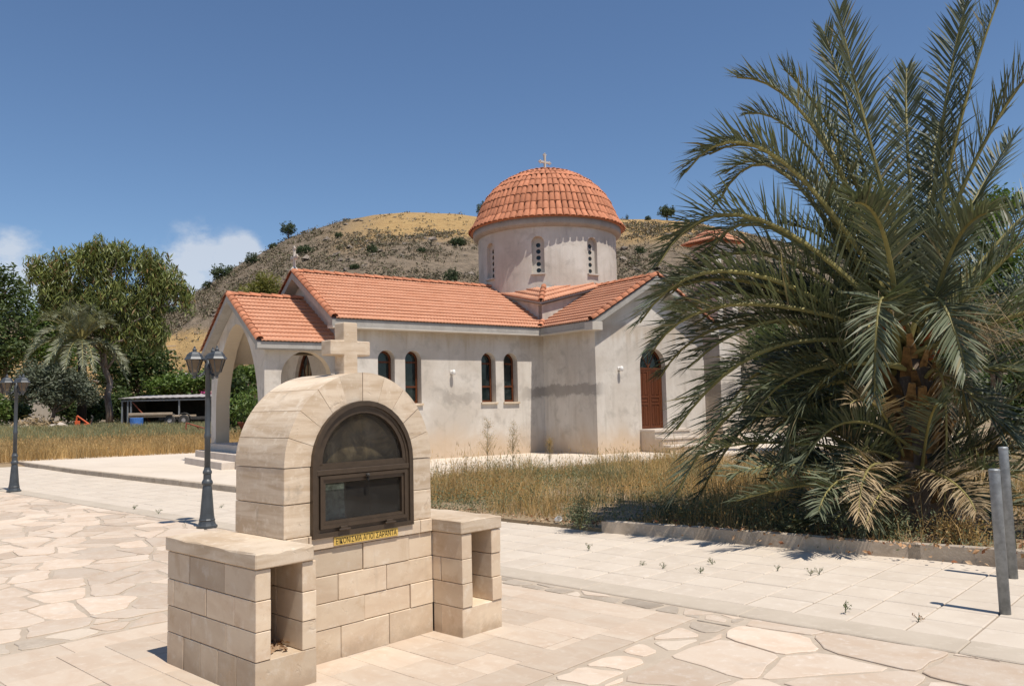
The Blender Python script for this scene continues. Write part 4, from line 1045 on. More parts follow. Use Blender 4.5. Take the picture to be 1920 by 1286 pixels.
# ---- windows and doors
for o in wins:
    w = o['x1']-o['x0']; c = o['x0']+w/2; y = NB0+.25
    def rp(ww, zb, n=14): return [(c+ww, zb)]+[(c+ww*math.cos(a), o['zs']+ww*math.sin(a)) for a in np.linspace(0, PI, n)]+[(c-ww, zb)]
    mb = MB(); ring(mb, rp(.268, 1.662), rp(.205, 1.725), y, y+.06)
    for z in (2.13, 2.86): mb.box((c-.206, y+.004, z), (c+.206, y+.055, z+.05))
    win = mb.build('window', M['wood'], church)
    ap = rp(.21, 1.72); MB().add([(p[0], y+.035, p[1]) for p in ap], [tuple(range(len(ap)-1, -1, -1))]).build('pane', M['glass'], win)
    MB().bbox((c-.31, NB0-.07, 1.60), (c+.31, NB0+.25, 1.661), .006).build('sill', M['shrine_old'], win)
def big_door(cx, w, z0, zs, h, p, q, mp, n_out):
    o = dict(x0=cx-w/2, x1=cx+w/2, z0=z0, zs=zs, h=h, p=p, q=q); N_ = 17
    def outl(k, zb): return [(cx+(w/2-k), zb)]+[(cx+(w/2-k)*math.cos(a), zs+(arch_z(o, cx+(w/2)*math.cos(a))-zs)*(1-k/h*.9)) for a in np.linspace(0, PI, N_)]+[(cx-(w/2-k), zb)]
    def bx(m, x0, x1, d0, d1, a0, a1, bev=.004):
        t = MB().bbox((x0, d0, a0), (x1, d1, a1), bev); m.add([mp(*v) for v in t.v], t.f)
    m = MB(); oo, ii = outl(.002, z0), outl(.075, z0); vs = []
    for d in (.19, .27): vs += [mp(p_[0], d, p_[1]) for p_ in oo]+[mp(p_[0], d, p_[1]) for p_ in ii]
    n = len(oo); fs = []
    for i in range(n-1):
        j = i+1; fs += [(i, n+i, n+j, j), (2*n+i, 2*n+j, 3*n+j, 3*n+i), (n+i, 3*n+i, 3*n+j, n+j)]
    m.add(vs, fs); bx(m, cx-w/2+.07, cx+w/2-.07, .185, .26, zs-.14, zs-.06)
    for a in (55, 90, 125):
        a = math.radians(a); p0 = np.array([cx, zs-.06]); p1 = np.array([cx+math.cos(a)*(w/2-.08), zs-.06+math.sin(a)*h*.9])
        m.tube([mp(p0[0], .23, p0[1]), mp(p1[0], .23, p1[1])], .016, 6)
    dr = m.build('door', M['wood'], church)
    for s in (-1, 1):
        x0, x1 = (cx-w/2+.075, cx-.012) if s < 0 else (cx+.012, cx+w/2-.075); lw = x1-x0; m = MB(); zt = zs-.14
        bx(m, x0, x1, .215, .255, z0+.01, zt)
        H = zt-z0; st = .075
        for (f0, f1) in ((0, .05), (.40, .44), (.52, .56), (.96, 1.0)): bx(m, x0, x1, .197, .217, z0+.01+H*f0, z0+H*f1)
        for e0 in (x0, x1-st): bx(m, e0, e0+st, .196, .217, z0+.012, zt-.002)
        bx(m, x0+lw/2-.025, x0+lw/2+.025, .198, .217, z0+.05*H, z0+.40*H); bx(m, x0+lw/2-.025, x0+lw/2+.025, .198, .217, z0+.56*H, z0+.96*H)
        for (f0, f1) in ((.07, .38), (.58, .94)):
            for (g0, g1) in ((x0+st+.02, x0+lw/2-.045), (x0+lw/2+.045, x1-st-.02)): bx(m, g0, g1, .203, .217, z0+H*f0, z0+H*f1, .008)
        bx(m, x0+st+.02, x1-st-.02, .203, .217, z0+H*.46, z0+H*.50, .008)
        if s > 0: bx(m, x0-.03, x0+.012, .185, .200, z0+.012, zt-.002)
        lf = m.build('door_leaf', M['wood'], dr)
    ap = outl(.07, zs-.08); MB().add([mp(p_[0], .235, p_[1]) for p_ in ap], [tuple(range(len(ap)-1, -1, -1))]).build('fanlight', M['glass'], dr)
big_door(2.43, 1.14, .70, 2.72, .57, 2, .5, map_s(0), None)
big_door(5.35, 1.6, .58, 2.2, 1.15, 1.7, .62, lambda x, d, z: (AW+d-.08, x, z), None)
# steps to the side door
mb = MB()
for i, (z0, z1, b0) in enumerate(((-.15, .0, 0),)): pass
st = MB(); st.box((1.80, -.62, -.2), (3.35, -.003, .62)); st.box((1.80, -.93, -.2), (3.35, -.622, .39)); st.box((1.80, -1.24, -.2), (3.35, -.932, .16))
stair = st.build('side_steps', M['plaster'], church)
for (b0, b1, z) in ((-.66, -.002, .70), (-.97, -.664, .47), (-1.28, -.974, .235)):
    MB().bbox((1.76, b0, z-.078), (3.39, b1, z), .008).build('tread', M['step'], stair)
# wall lamps
for (p, q) in ((( -3.54, NB0), 2.6), ((.95, 0.0), 2.62)):
    m = MB(); m.bbox((p[0]-.055, p[1]-.03, q-.06), (p[0]+.055, p[1]-.001, q+.05), .008); m.tube([(p[0], p[1]-.03, q), (p[0], p[1]-.10, q+.01)], .03, 10); m.lathe([(.02, -.10), (.058, -.09), (.062, .0), (.05, .05), (.01, .065)], 14, 0, (p[0], p[1]-.12, q+.0)); m.build('wall_lamp', M['white'], church, True)

# ---- porch
PA, PB0, PB1 = -9.25, 2.80, 7.90; PH = (PB1-PB0)/2; PEZ, PK = 3.36, .555; POH = .26
PRZ = PEZ+(PH+POH)*PK
CP = [M['plaster'], M['cream']]
pa = dict(x0=PB0+.52, x1=PB1-.52, z0=-.05, zs=1.75, h=2.35, p=1.75, q=.62)
arched_wall(PB0, PB1, -.05, gable(NBC, PRZ-.20, PH+POH, PEZ-.20), [pa], .42, map_w(PA), CP, church, 'porch_wall', brk=(NBC,), reveal_mat=1)
sa_ = dict(x0=-8.80, x1=-7.36, z0=.55, zs=2.42, h=.72)
arched_wall(PA+.422, AW-.002, -.05, flat(PEZ-.14), [sa_], .30, map_s(PB0), CP, church, 'porch_wall', reveal_mat=1)
arched_wall(PA+.422, AW-.002, -.05, flat(PEZ-.14), [sa_], .30, map_n(PB1), CP, church, 'porch_wall', reveal_mat=1)
saddle_roof('a', NBC, PH+POH, PA-.28, AW-.001, PEZ, PK, .262, None, True, False, .17)
for q, s in ((PB0-POH, -1), (PB1+POH, 1)):
    b0, b1 = (q+.03, q+POH-.002) if s < 0 else (q-POH+.002, q-.03); MB().box((PA-.25, b0, PEZ-.20), (AW-.002, b1, PEZ-.015)).build('porch_fascia', M['concrete'], church)
mb = MB(); mb.add([(PA+.42, PB0+.3, 3.05), (AW, PB0+.3, 3.05), (AW, NBC, 4.35), (PA+.42, NBC, 4.35), (AW, PB1-.3, 3.05), (PA+.42, PB1-.3, 3.05)], [(0, 3, 2, 1), (3, 5, 4, 2)]); mb.build('porch_ceiling', M['cream'], church)
MB().box((PA-.22, PB0+.35, -.2), (AW-.001, PB1-.35, .575)).build('porch_floor', M['step'], church)
m = MB(); m.bbox((PA-.58, 3.2, -.2), (PA-.222, 7.5, .38), .008); ps = m.build('porch_steps', M['step'], church)
m = MB(); m.bbox((PA-.94, 3.4, -.2), (PA-.582, 7.3, .19), .008); m.build('tread', M['step'], ps)

# ---- bell tower beyond the transept
bt_o = CH.w(7.15, 1.35); tower = empty('bell_tower', bt_o, CH.yaw)
tag(tower, 'small open bell tower with tiled cap beyond the church, half hidden by the palm', 'bell tower')
hs = .56
MB().box((-hs, -hs, -.2), (hs, hs, 4.25)).build('shaft', M['plaster'], tower)
MB().bbox((-hs-.16, -hs-.16, 4.252), (hs+.16, hs+.16, 4.48), .01).build('ledge', M['ledge'], tower)
for sx in (-1, 1):
    for sy in (-1, 1): MB().bbox((sx*(hs-.15)-.15, sy*(hs-.15)-.15, 4.482), (sx*(hs-.15)+.15, sy*(hs-.15)+.15, 7.0), .01).build('pillar', M['plaster'], tower)
MB().bbox((-hs-.02, -hs-.02, 7.002), (hs+.02, hs+.02, 7.35), .01).build('beam', M['plaster'], tower)
tb = MB(); db = MB(); hh = hs+.25; top = np.array([0, 0, 7.98])
for k in range(4):
    a = k*PI/2; u = np.array([math.cos(a), math.sin(a), 0]); inw = np.array([-math.sin(a), math.cos(a), 0]); O = -u*hh-inw*hh+np.array([0, 0, 7.36]); v = top-(-inw*hh+np.array([0, 0, 7.36])); sl = np.linalg.norm(v); v = v/sl; n = np.cross(u, v)
    tile_rows(tb, O+n*.02, u, v, n, sl, .26, lambda t, sl=sl: (hh*t/sl, 2*hh-hh*t/sl))
    db.add([tuple(O), tuple(O+u*2*hh), tuple(top)], [(0, 1, 2)])
rf = db.build('roof', M['tile'], tower); o = tb.build('tile_covering', M['tile_sheet'], rf, True); o['kind'] = 'stuff'
m = MB(); m.lathe([(.28, 5.6), (.24, 5.68), (.17, 5.85), (.14, 6.1), (.05, 6.2), (.03, 7.0)], 16, 0); m.build('bell', M['darksteel'], tower, True)
# ---------------------------------------------------------------- street furniture
def lamp_post(base, rot, label):
    L = empty('lamp_post', base, rot); L.scale = (.95, .95, .985); tag(L, label, 'lamp post', 'dark grey lamp posts along the court')
    m = MB(); m.lathe([(.150, 0), (.150, .035), (.128, .05), (.118, .075), (.112, .10), (.118, .115), (.108, .13), (.098, .20), (.070, .55), (.062, .60), (.074, .615), (.082, .64), (.074, .665), (.058, .69), (.056, .76), (.066, .775), (.066, .80), (.050, .83), (.046, .86)], 12)
    m.build('base', M['iron'], L)
    m = MB(); m.lathe([(.044, .84), (.042, 1.27), (.050, 1.29), (.050, 1.33), (.041, 1.35), (.037, 2.22), (.055, 2.24), (.055, 2.33), (.030, 2.37), (.012, 2.46)], 14); m.build('shaft', M['iron'], L, True)
    for k in range(3):
        a = 2*PI*k/3; e = np.array([math.sin(a), -math.cos(a), 0]); r = .195
        m = MB(); pts = [e*(.03+(r-.03)*t)+np.array([0, 0, 2.27-.10*math.sin(PI*t*.85)]) for t in np.linspace(0, 1, 9)]; m.tube(pts, .014, 6); m.tube([e*.04+np.array([0, 0, 2.20]), e*.10+np.array([0, 0, 2.205]), e*.13+np.array([0, 0, 2.185])], .009, 6)
        m.build('arm', M['iron'], L)
        c = e*r; z0 = 2.17
        def hexa(prof, mm, seg=6): mm.lathe(prof, seg, 0, (c[0], c[1], z0))
        m = MB(); hexa([(.012, -.035), (.026, -.02), (.018, 0), (.034, .02), (.052, .045), (.060, .055)], m); hexa([(.142, .235), (.150, .245), (.128, .275), (.122, .28), (.108, .315), (.100, .32), (.075, .345), (.030, .36), (.026, .375), (.036, .385), (.020, .40), (.010, .435)], m)
        for q in range(6):
            b = 2*PI*(q+.5)/6; m.tube([(c[0]+.060*math.cos(b), c[1]+.060*math.sin(b), z0+.05), (c[0]+.122*math.cos(b), c[1]+.122*math.sin(b), z0+.24)], .0075, 5)
        lan = m.build('lantern', M['iron'], L)
        m = MB(); hexa([(.055, .052), (.116, .238)], m); m.build('lantern_glass', M['lamp_glass'], lan)
    return L
lamp_post(gz(388, 989, 0), math.radians(60), 'dark grey three-lantern lamp post standing just left of the shrine')
lamp_post(gz(26, 922, 0), math.radians(73), 'dark grey lamp post at the left edge of the photo, farther away')
def bollard(px, py, h, label):
    P = gz(px, py, 0); b = empty('bollard', P); tag(b, label, 'bollard', 'galvanised steel posts beside the kerb')
    m = MB(); m.lathe([(.039, -.02), (.039, h-.01), (.037, h)], 20); o = m.build('post', M['galv'], b, True)
    m = MB(); m.lathe([(.040, h-.022), (.041, h-.004), (.035, h+.004), (.01, h+.006)], 20); m.build('cap', M['galv'], b)
    b.rotation_euler = (0, math.radians(-.6), 0); return b
bollard(1885, 1151, 1.06, 'nearer of two grey steel bollards at the right edge of the path')
bollard(1900, 1084, 1.15, 'farther of two grey steel bollards, close to the kerb')

# ---------------------------------------------------------------- foliage tools
def leaves_mesh(name, cen, size, dirs, width, mat, bend=0.0):
    """rhombic leaves: centre points, lengths, directions, relative width"""
    n = len(cen); d = dirs/np.maximum(np.linalg.norm(dirs, axis=1, keepdims=True), 1e-9)
    r = RNG.normal(size=(n, 3)); s = np.cross(d, r); s /= np.maximum(np.linalg.norm(s, axis=1, keepdims=True), 1e-9)
    L = size[:, None]; v = np.empty((n, 4, 3)); up = np.cross(s, d)
    v[:, 0] = cen-d*L*.5; v[:, 1] = cen+s*L*width*.5+up*L*bend; v[:, 2] = cen+d*L*.5; v[:, 3] = cen-s*L*width*.5+up*L*bend
    return mesh_np(name, v.reshape(-1, 3), np.arange(4*n), np.full(n, 4), mat)
def clump_points(blobs, n_cl, per, cr, squash=1.0, shell=.55):
    """points in small clumps spread through ellipsoids; blobs = [(centre, (rx, ry, rz))]"""
    vol = np.array([b[1][0]*b[1][1]*b[1][2] for b in blobs])**.67; pick = RNG.choice(len(blobs), n_cl, p=vol/vol.sum())
    d = RNG.normal(size=(n_cl, 3)); d /= np.linalg.norm(d, axis=1, keepdims=True); rad = (shell+(1-shell)*RNG.random(n_cl))[:, None]
    rad = np.where(RNG.random((n_cl, 1)) < .22, RNG.random((n_cl, 1))*shell, rad)
    C = np.array([blobs[i][0] for i in pick])+d*rad*np.array([blobs[i][1] for i in pick])
    cs = cr*(.6+.8*RNG.random((n_cl, 1, 1))); off = RNG.uniform(-1, 1, size=(n_cl, per, 3))*.62; off[..., 2] *= squash
    return (C[:, None, :]+off*cs).reshape(-1, 3), C
def branch(mb, p, q, r0, r1, wob=.1, n=6, seg=7):
    p, q = np.array(p, float), np.array(q, float); L = np.linalg.norm(q-p); pts = []
    for i in range(n+1):
        t = i/n; pts.append(p+(q-p)*t+(RNG.normal(size=3)*wob*L*.12*math.sin(PI*t) if 0 < i < n else 0)+np.array([0, 0, .06*L*math.sin(PI*t)]))
    mb.tube(pts, [r0+(r1-r0)*(i/n) for i in range(n+1)], seg); return pts
def gpoint(px, Y): P = at_y(px, 783, Y); return np.array([P[0], P[1], float(ground_z(P[0], P[1]))])
def tree(name, label, cat, base_px, Y, blobs_px, mat, n_cl, per, cr, leaf, width=.45, droop=0.0, bark='bark', trunk_r=.2, depth=1.0, group=None, trunk_top=None, base=None, limbs=True, squash=1.0, trunk2=None):
    B = gpoint(base_px, Y) if base is None else np.array(base, float)
    T = empty(name, B); tag(T, label, cat, group); blobs = []
    for (x, y, rx, ry) in blobs_px:
        c = at_y(x, y, Y)-B; k = Y/F_PX; blobs.append((c, (rx*k, rx*k*depth, ry*k)))
    P, C = clump_points(blobs, n_cl, per, cr, squash); n = len(P)
    d = RNG.normal(size=(n, 3)); d[:, 2] = d[:, 2]*.5-droop
    link(bpy.data.objects.new('crown', leaves_mesh('crown', P, leaf*(.6+.8*RNG.random(n)), d, width, mat, .06)), T)
    mb = MB(); top = np.array(trunk_top) if trunk_top is not None else np.mean([b[0] for b in blobs], axis=0)*np.array([1, 1, .75])
    pts = branch(mb, (0, 0, -.1), top, trunk_r, trunk_r*.5, .25, 8, 9)
    if limbs:
        for b in blobs:
            s = pts[random.randint(4, 8)]; branch(mb, s, b[0]+np.array([0, 0, -.1*b[1][2]]), trunk_r*.42, trunk_r*.12, .5, 6, 6)
            for _ in range(3):
                e = b[0]+RNG.normal(size=3)*np.array(b[1])*.5; branch(mb, b[0]*.8+s*.2, e, trunk_r*.16, trunk_r*.05, .4, 4, 5)
    mb.build('trunk', M[bark], T, True); return T

# ---------------------------------------------------------------- the big date palm
PALM = gz(1722, 990, .045); PY = PALM[1]
palm = empty('date_palm', PALM); tag(palm, 'big bushy date palm with arching fronds in front of the church', 'palm tree')
def frond(root, mid, tip, L=.48, npair=78, dry=False, rr=.025, parent=None, twist=0.0, bare=.16, name='frond', lift=.32, lw=.0120, lmat=None):
    root, mid, tip = (np.array(p, float) for p in (root, mid, tip)); ctl = 2*mid-.5*(root+tip)
    def B(t): return (1-t)**2*root+2*t*(1-t)*ctl+t*t*tip
    def D(t): return unit(2*(1-t)*(ctl-root)+2*t*(tip-ctl))
    mb = MB(); ts = np.linspace(0, 1, 13); mb.tube([B(t) for t in ts], [rr*(1.5-1.2*t)+.003 for t in ts], 6)
    ch = tip-root; side0 = np.cross(unit(ch), np.array([0, 0, 1.0]))
    if np.linalg.norm(side0) < .25: side0 = np.array([1.0, 0, 0])
    side0 = unit(side0); V = []; S = []
    for i in range(npair):
        t = bare+(1-bare)*(i+.5)/npair; t += random.uniform(-.003, .003); t = min(t, .998); p = B(t); tg = D(t); sd = unit(side0-tg*(side0@tg)); up = np.cross(sd, tg)
        if up[2] < 0 and abs(tg[2]) < .97: up = -up
        if twist: sd, up = sd*math.cos(twist)+up*math.sin(twist), up*math.cos(twist)-sd*math.sin(twist)
        u = (t-bare)/(1-bare); ln = L*(.45+.75*math.sin(PI*min(1, u*.86+.14))**.8)*random.uniform(.72, 1.18)
        ang = math.radians(62-38*u+random.uniform(-6, 6))
        for s in (-1, 1):
            lf = lift*random.uniform(.1, 2.0)
            d = unit(tg*math.cos(ang)+sd*s*math.sin(ang)+up*lf); tipv = p+d*ln+np.array([0, 0, -.07*ln*random.uniform(.0, 2.0)]); md = p+d*ln*.5+up*.004
            w = unit(np.cross(d, up+RNG.normal(size=3)*.35))*lw*(1 if not dry else .7)
            V += [p-w*.55, p+w*.55, md-w, md+w, tipv]
    nL = len(V)//5; base = len(mb.v); vs = np.array(mb.v+[tuple(v) for v in V]); fl = []; sz = []; mi = []
    for f in mb.f: fl += list(f); sz.append(len(f)); mi.append(0)
    for i in range(nL):
        a = base+5*i; fl += [a, a+1, a+3, a+2, a+2, a+3, a+4]; sz += [4, 3]; mi += [1, 1]
    me = mesh_np(name, vs, fl, sz, [M['rachis'], M['palm_dry'] if dry else (lmat or M['palm_leaf'])], False, mi)
    return link(bpy.data.objects.new(name, me), parent if parent is not None else palm)
def pxp(x, y, dy): return at_y(x, y, PY+dy)-PALM
HEART = at_y(1712, 660, PY)-PALM
spec = [  # mid x, y, depth; tip x, y, depth; leaflet length
    (1640, 300, -.1, 1572, 22, -.2, .50), (1622, 330, .5, 1545, 60, .8, .48), (1765, 250, .3, 1812, 5, .6, .46), (1790, 270, -.2, 1880, -20, -.4, .50), (1815, 330, -.5, 1968, 95, -1.1, .52),
    (1705, 330, .9, 1700, 130, 1.6, .45), (1545, 268, .2, 1382, 146, .3, .46), (1585, 300, .8, 1470, 130, 1.4, .46), (1470, 305, -.2, 1285, 324, -.5, .44), (1500, 330, .9, 1330, 290, 1.5, .44), (1425, 412, -.4, 1232, 500, -.8, .50),
    (1400, 512, -.7, 1200, 605, -1.2, .46), (1430, 535, .6, 1225, 560, 1.2, .46), (1410, 570, -.9, 1228, 652, -1.5, .48), (1455, 650, -1.0, 1268, 806, -1.6, .52), (1455, 712, -1.2, 1268, 928, -1.9, .48), (1540, 716, -1.5, 1478, 862, -2.1, .52),
    (1500, 640, .8, 1330, 720, 1.5, .46), (1560, 560, 1.2, 1440, 540, 2.2, .46), (1830, 540, -.7, 1985, 395, -1.2, .55), (1850, 610, -.9, 2010, 560, -1.5, .52), (1840, 690, -1.0, 1990, 690, -1.7, .52), (1850, 480, .6, 2000, 330, 1.2, .50), (1870, 640, .6, 2050, 640, 1.4, .5),
    (1755, 560, -1.0, 1812, 700, -1.9, .46), (1655, 560, -1.1, 1640, 745, -1.7, .40), (1850, 770, -.8, 1960, 880, -1.4, .45),
    (1590, 420, 1.4, 1500, 330, 2.3, .46), (1800, 430, 1.3, 1900, 260, 2.2, .46), (1740, 400, 1.4, 1760, 230, 2.4, .46), (1660, 450, -.9, 1600, 380, -1.8, .46), (1780, 480, -.8, 1850, 400, -1.7, .46), (1890, 560, 1.2, 2030, 470, 2.2, .48)]
for i, (mx, my, md, tx, ty, td, L) in enumerate(spec):
    a = 2*PI*i*.381; r0 = HEART+np.array([.16*math.cos(a), .16*math.sin(a), random.uniform(-.25, .10)])
    k_ = .2 if tx < 1500 else .7
    frond(r0, pxp(mx, my, md*k_), pxp(tx, ty, td*k_), L*1.16, 96, twist=random.uniform(-.35, .35))
for i, (mx, my, md, tx, ty, td, L) in enumerate(spec):   # a second whorl a little behind and below the first
    if tx > 1640 or i in (0, 1): continue
    r0 = HEART+np.array([random.uniform(-.1, .1), .15, random.uniform(-.35, -.05)]); jx, jy = random.uniform(-25, 45), random.uniform(15, 70)
    frond(r0, pxp(mx+jx*.5, my+jy*.6, .5+abs(md)*.5), pxp(tx+jx+30, ty+jy, .9+abs(td)*.6), L, 86, twist=random.uniform(-.4, .4))
for (mx, my, md, tx, ty, td, L) in ((1500, 740, -.1, 1345, 850, -.2, .5), (1530, 690, -.3, 1420, 770, -.5, .5), (1490, 600, .1, 1290, 690, .2, .5), (1520, 760, .5, 1400, 860, .9, .48), (1570, 770, .2, 1500, 900, .3, .46), (1480, 560, .5, 1300, 610, .9, .48), (1450, 480, .2, 1260, 550, .4, .48), (1560, 660, .6, 1460, 700, 1.0, .46)):
    r0 = HEART+np.array([random.uniform(-.15, .05), random.uniform(-.1, .1), random.uniform(-.45, -.1)]); frond(r0, pxp(mx, my, md), pxp(tx, ty, td), L*1.12, 92, twist=random.uniform(-.3, .3))
for i in range(8):          # inner and rear fronds, set round the crown by azimuth and lift
    a = random.uniform(.2, PI-.2); el = math.radians(random.uniform(25, 70)); l = random.uniform(2.6, 3.4); e = np.array([math.cos(a), math.sin(a), 0])
    if -.2 > math.sin(a) and el < math.radians(60): el = math.radians(68)
    r0 = HEART+e*.12; m = r0+e*l*.5*math.cos(el)+np.array([0, 0, l*.5*math.sin(el)]); t = r0+e*l*math.cos(el)*1.05+np.array([0, 0, l*(math.sin(el)-.28)])
    frond(r0, m, t, .46, 74, twist=random.uniform(-.4, .4))
for (mx, my, md, tx, ty, td, dry) in ((1470, 830, -.3, 1318, 852, -.6, 0), (1500, 872, -.4, 1362, 893, -.8, 0), (1560, 905, -.6, 1382, 938, -1.2, 0), (1520, 780, .4, 1390, 800, .8, 0), (1560, 850, .6, 1440, 900, 1.2, 0), (1600, 890, -.9, 1535, 960, -1.6, 0),
        (1640, 870, -.9, 1610, 965, -1.6, 1), (1800, 850, -.4, 1905, 800, -.8, 0), (1830, 800, -.2, 1930, 720, -.5, 0), (1820, 880, -.7, 1880, 900, -1.3, 0), (1790, 820, .4, 1880, 730, .9, 0), (1600, 800, .8, 1540, 760, 1.6, 0), (1560, 800, -.2, 1420, 780, -.6, 0), (1590, 760, .3, 1500, 800, .9, 0), (1780, 900, -.9, 1830, 960, -1.5, 1), (1620, 930, -.7, 1560, 985, -1.2, 0), (1580, 950, -.4, 1490, 990, -.7, 0), (1650, 930, -.8, 1630, 985, -1.2, 0), (1800, 920, -.5, 1870, 985, -.8, 0), (1600, 790, -.6, 1500, 880, -1.0, 0), (1560, 930, .2, 1450, 960, .4, 0), (1540, 880, .1, 1420, 860, .2, 0), (1830, 930, .2, 1930, 950, .4, 0), (1850, 860, .3, 1960, 830, .6, 0)):
    r0 = np.array([random.uniform(-.2, .2), random.uniform(-.25, .1), random.uniform(.35, .9)]); frond(r0, pxp(mx, my, md), pxp(tx, ty, td), .40, 62, bool(dry), .014, twist=random.uniform(-.5, .5))
for i in range(22):          # young side shoots and hanging old fronds round the foot
    a = random.choice((random.uniform(2.4, 3.9), random.uniform(-.7, .7), random.uniform(0, 2*PI))); el = math.radians(random.uniform(8, 55)); l = random.uniform(1.3, 2.1); e = np.array([math.cos(a), math.sin(a), 0])
    r0 = e*.3+np.array([0, 0, random.uniform(.1, .9)]); m = r0+e*l*.5*math.cos(el)+np.array([0, 0, l*.5*math.sin(el)]); t = r0+e*l*math.cos(el)+np.array([0, 0, l*(math.sin(el)-.30)]); t[2] = max(t[2], .10); m[2] = max(m[2], .15)
    frond(r0, m, t, .36, 50, random.random() < .25, .012, twist=random.uniform(-.6, .6))
for i in range(5):          # dead brown fronds hanging against the trunk
    a = random.uniform(0, 2*PI); e = np.array([math.cos(a), math.sin(a), 0]); r0 = HEART*np.array([1, 1, .85])+e*.22; m = r0+e*random.uniform(.25, .5)+np.array([0, 0, -.15]); t = e*random.uniform(.5, .8)+np.array([0, 0, random.uniform(.25, .8)])
    frond(r0, m, t, .26, 34, True, .014, twist=random.uniform(-1, 1))
# trunk with cut leaf bases
m = MB(); H = HEART[2]; m.tube([(0, 0, -.15), (.02, 0, .25), (0, .02, .7), (-.02, 0, 1.2), (HEART[0], HEART[1], H-.1)], [.42, .40, .33, .28, .20], 14); m.build('trunk', M['bark'], palm, True)
bt = MB(); prof = [(0, .075, .030), (.12, .070, .028), (.26, .048, .022), (.36, .040, .018)]
vs = []; fs = []
for (z, w, d_) in prof: vs += [(-w, -d_, z), (w, -d_, z), (w*.8, d_, z), (-w*.8, d_, z)]
for i in range(3):
    for k in range(4): fs.append((4*i+k, 4*i+(k+1) % 4, 4*i+4+(k+1) % 4, 4*i+4+k))
fs.append((12, 13, 14, 15)); BOOT = MB().add(vs, fs).mesh('leaf_base', M['boot'])
for i in range(64):
    t = i/63; z = .25+t*(H-.30); a = i*2.399; r = np.interp(z, [.2, .7, 1.2, H], [.40, .34, .29, .20]); cx, cy = HEART[0]*max(0, z-1)/max(.1, H-1), HEART[1]*max(0, z-1)/max(.1, H-1)
    e = np.array([math.cos(a), math.sin(a), 0]); up = unit(np.array([0, 0, 1])+e*random.uniform(.25, .55)); out = unit(e-up*(e@up)); x = np.cross(out, up)
    s = random.uniform(.55, 1.15)*(1.0 if z > .7 else .7); x = unit(x+up*random.uniform(-.25, .25)); up = np.cross(x, out)*(1 if np.cross(x, out)[2] > 0 else -1)
    o = bpy.data.objects.new('leaf_base', BOOT); o.matrix_local = axes_matrix(np.array([cx, cy, z])+e*(r-.05), x, -out, up, (s, s, s*random.uniform(.8, 1.3))); link(o, palm)
def strands(name, root, dirv, n, L, mat, rad=.004):
    mb = MB(); root = np.array(root, float)
    stalk = [root, root+np.array(dirv)*.25+np.array([0, 0, .12]), root+np.array(dirv)*.5+np.array([0, 0, .10])]; mb.tube(stalk, [.022, .018, .012], 6, 1)
    for i in range(n):
        d = np.array(dirv)+RNG.normal(size=3)*.35; s = stalk[-1]; l = L*random.uniform(.6, 1.1)
        mb.tube([s, s+d*l*.4+np.array([0, 0, .02]), s+d*l*.75+np.array([0, 0, -.16*l]), s+d*l*.9+np.array([0, 0, -.55*l])], [rad, rad, rad*.8, rad*.5], 4, 0, False)
    return mb.build(name, [M[mat], M['fibre']], palm)
for (dx, dy) in ((-.75, -.6), (.6, -.75), (.9, -.2), (.3, -.9), (.75, -.55), (-.9, .1)): strands('fruit_stalk', HEART+np.array([dx*.12, dy*.12, random.uniform(-.45, .25)]), (dx, dy, random.uniform(0, .3)), 34, .55, 'palm_dry')
# ---------------------------------------------------------------- grass, weeds, litter
def in_poly(x, y, poly):
    x = np.asarray(x); y = np.asarray(y); c = np.zeros(x.shape, bool); n = len(poly)
    for i in range(n):
        x0, y0 = poly[i]; x1, y1 = poly[(i+1) % n]
        k = ((y0 > y) != (y1 > y)) & (x < (x1-x0)*(y-y0)/(y1-y0+1e-12)+x0); c ^= k
    return c
def blades(name, P, h, w, mat, label, lean=.35, seed=0, heads=0.0):
    n = len(P); a = RNG.random(n)*2*PI; s = np.stack([np.cos(a), np.sin(a), np.zeros(n)], -1); b = RNG.random(n)*2*PI
    l = np.stack([np.cos(b), np.sin(b), np.zeros(n)], -1)*(lean*np.abs(RNG.normal(size=(n, 1)))); up = np.array([0, 0, 1.0])
    H = h[:, None]; W = w[:, None]; v = np.empty((n, 5, 3))
    v[:, 0] = P-s*W*.5; v[:, 1] = P+s*W*.5; mid = P+up*H*.55+l*H*.3; v[:, 2] = mid-s*W*.4; v[:, 3] = mid+s*W*.4; v[:, 4] = P+up*H*(1-.2*np.minimum(1, np.linalg.norm(l, axis=1)[:, None]))+l*H
    i = np.arange(n)*5; f = np.stack([i, i+1, i+3, i+2, i+2, i+3, i+4], -1).reshape(-1); sz = np.tile([4, 3], n); vv = v.reshape(-1, 3)
    if heads > 0:
        k = RNG.random(n) < heads; m_ = int(k.sum()); t = v[k, 4]; hh = np.empty((m_, 4, 3)); q = (h[k]*.12)[:, None]; ww = (w[k]*1.0)[:, None]; dd = unit(np.array([0, 0, 1.0]))+l[k]*.8
        hh[:, 0] = t-dd*q*.3; hh[:, 1] = t+s[k]*ww; hh[:, 2] = t+dd*q; hh[:, 3] = t-s[k]*ww
        f = np.concatenate([f, 5*n+np.arange(4*m_)]); sz = np.concatenate([sz, np.full(m_, 4)]); vv = np.concatenate([vv, hh.reshape(-1, 3)])
    o = link(bpy.data.objects.new(name, mesh_np(name, vv, f, sz, mat))); return tag(o, label, 'grass', kind='stuff')
BEDP = [tuple(p[:2]) for p in bed_pts]
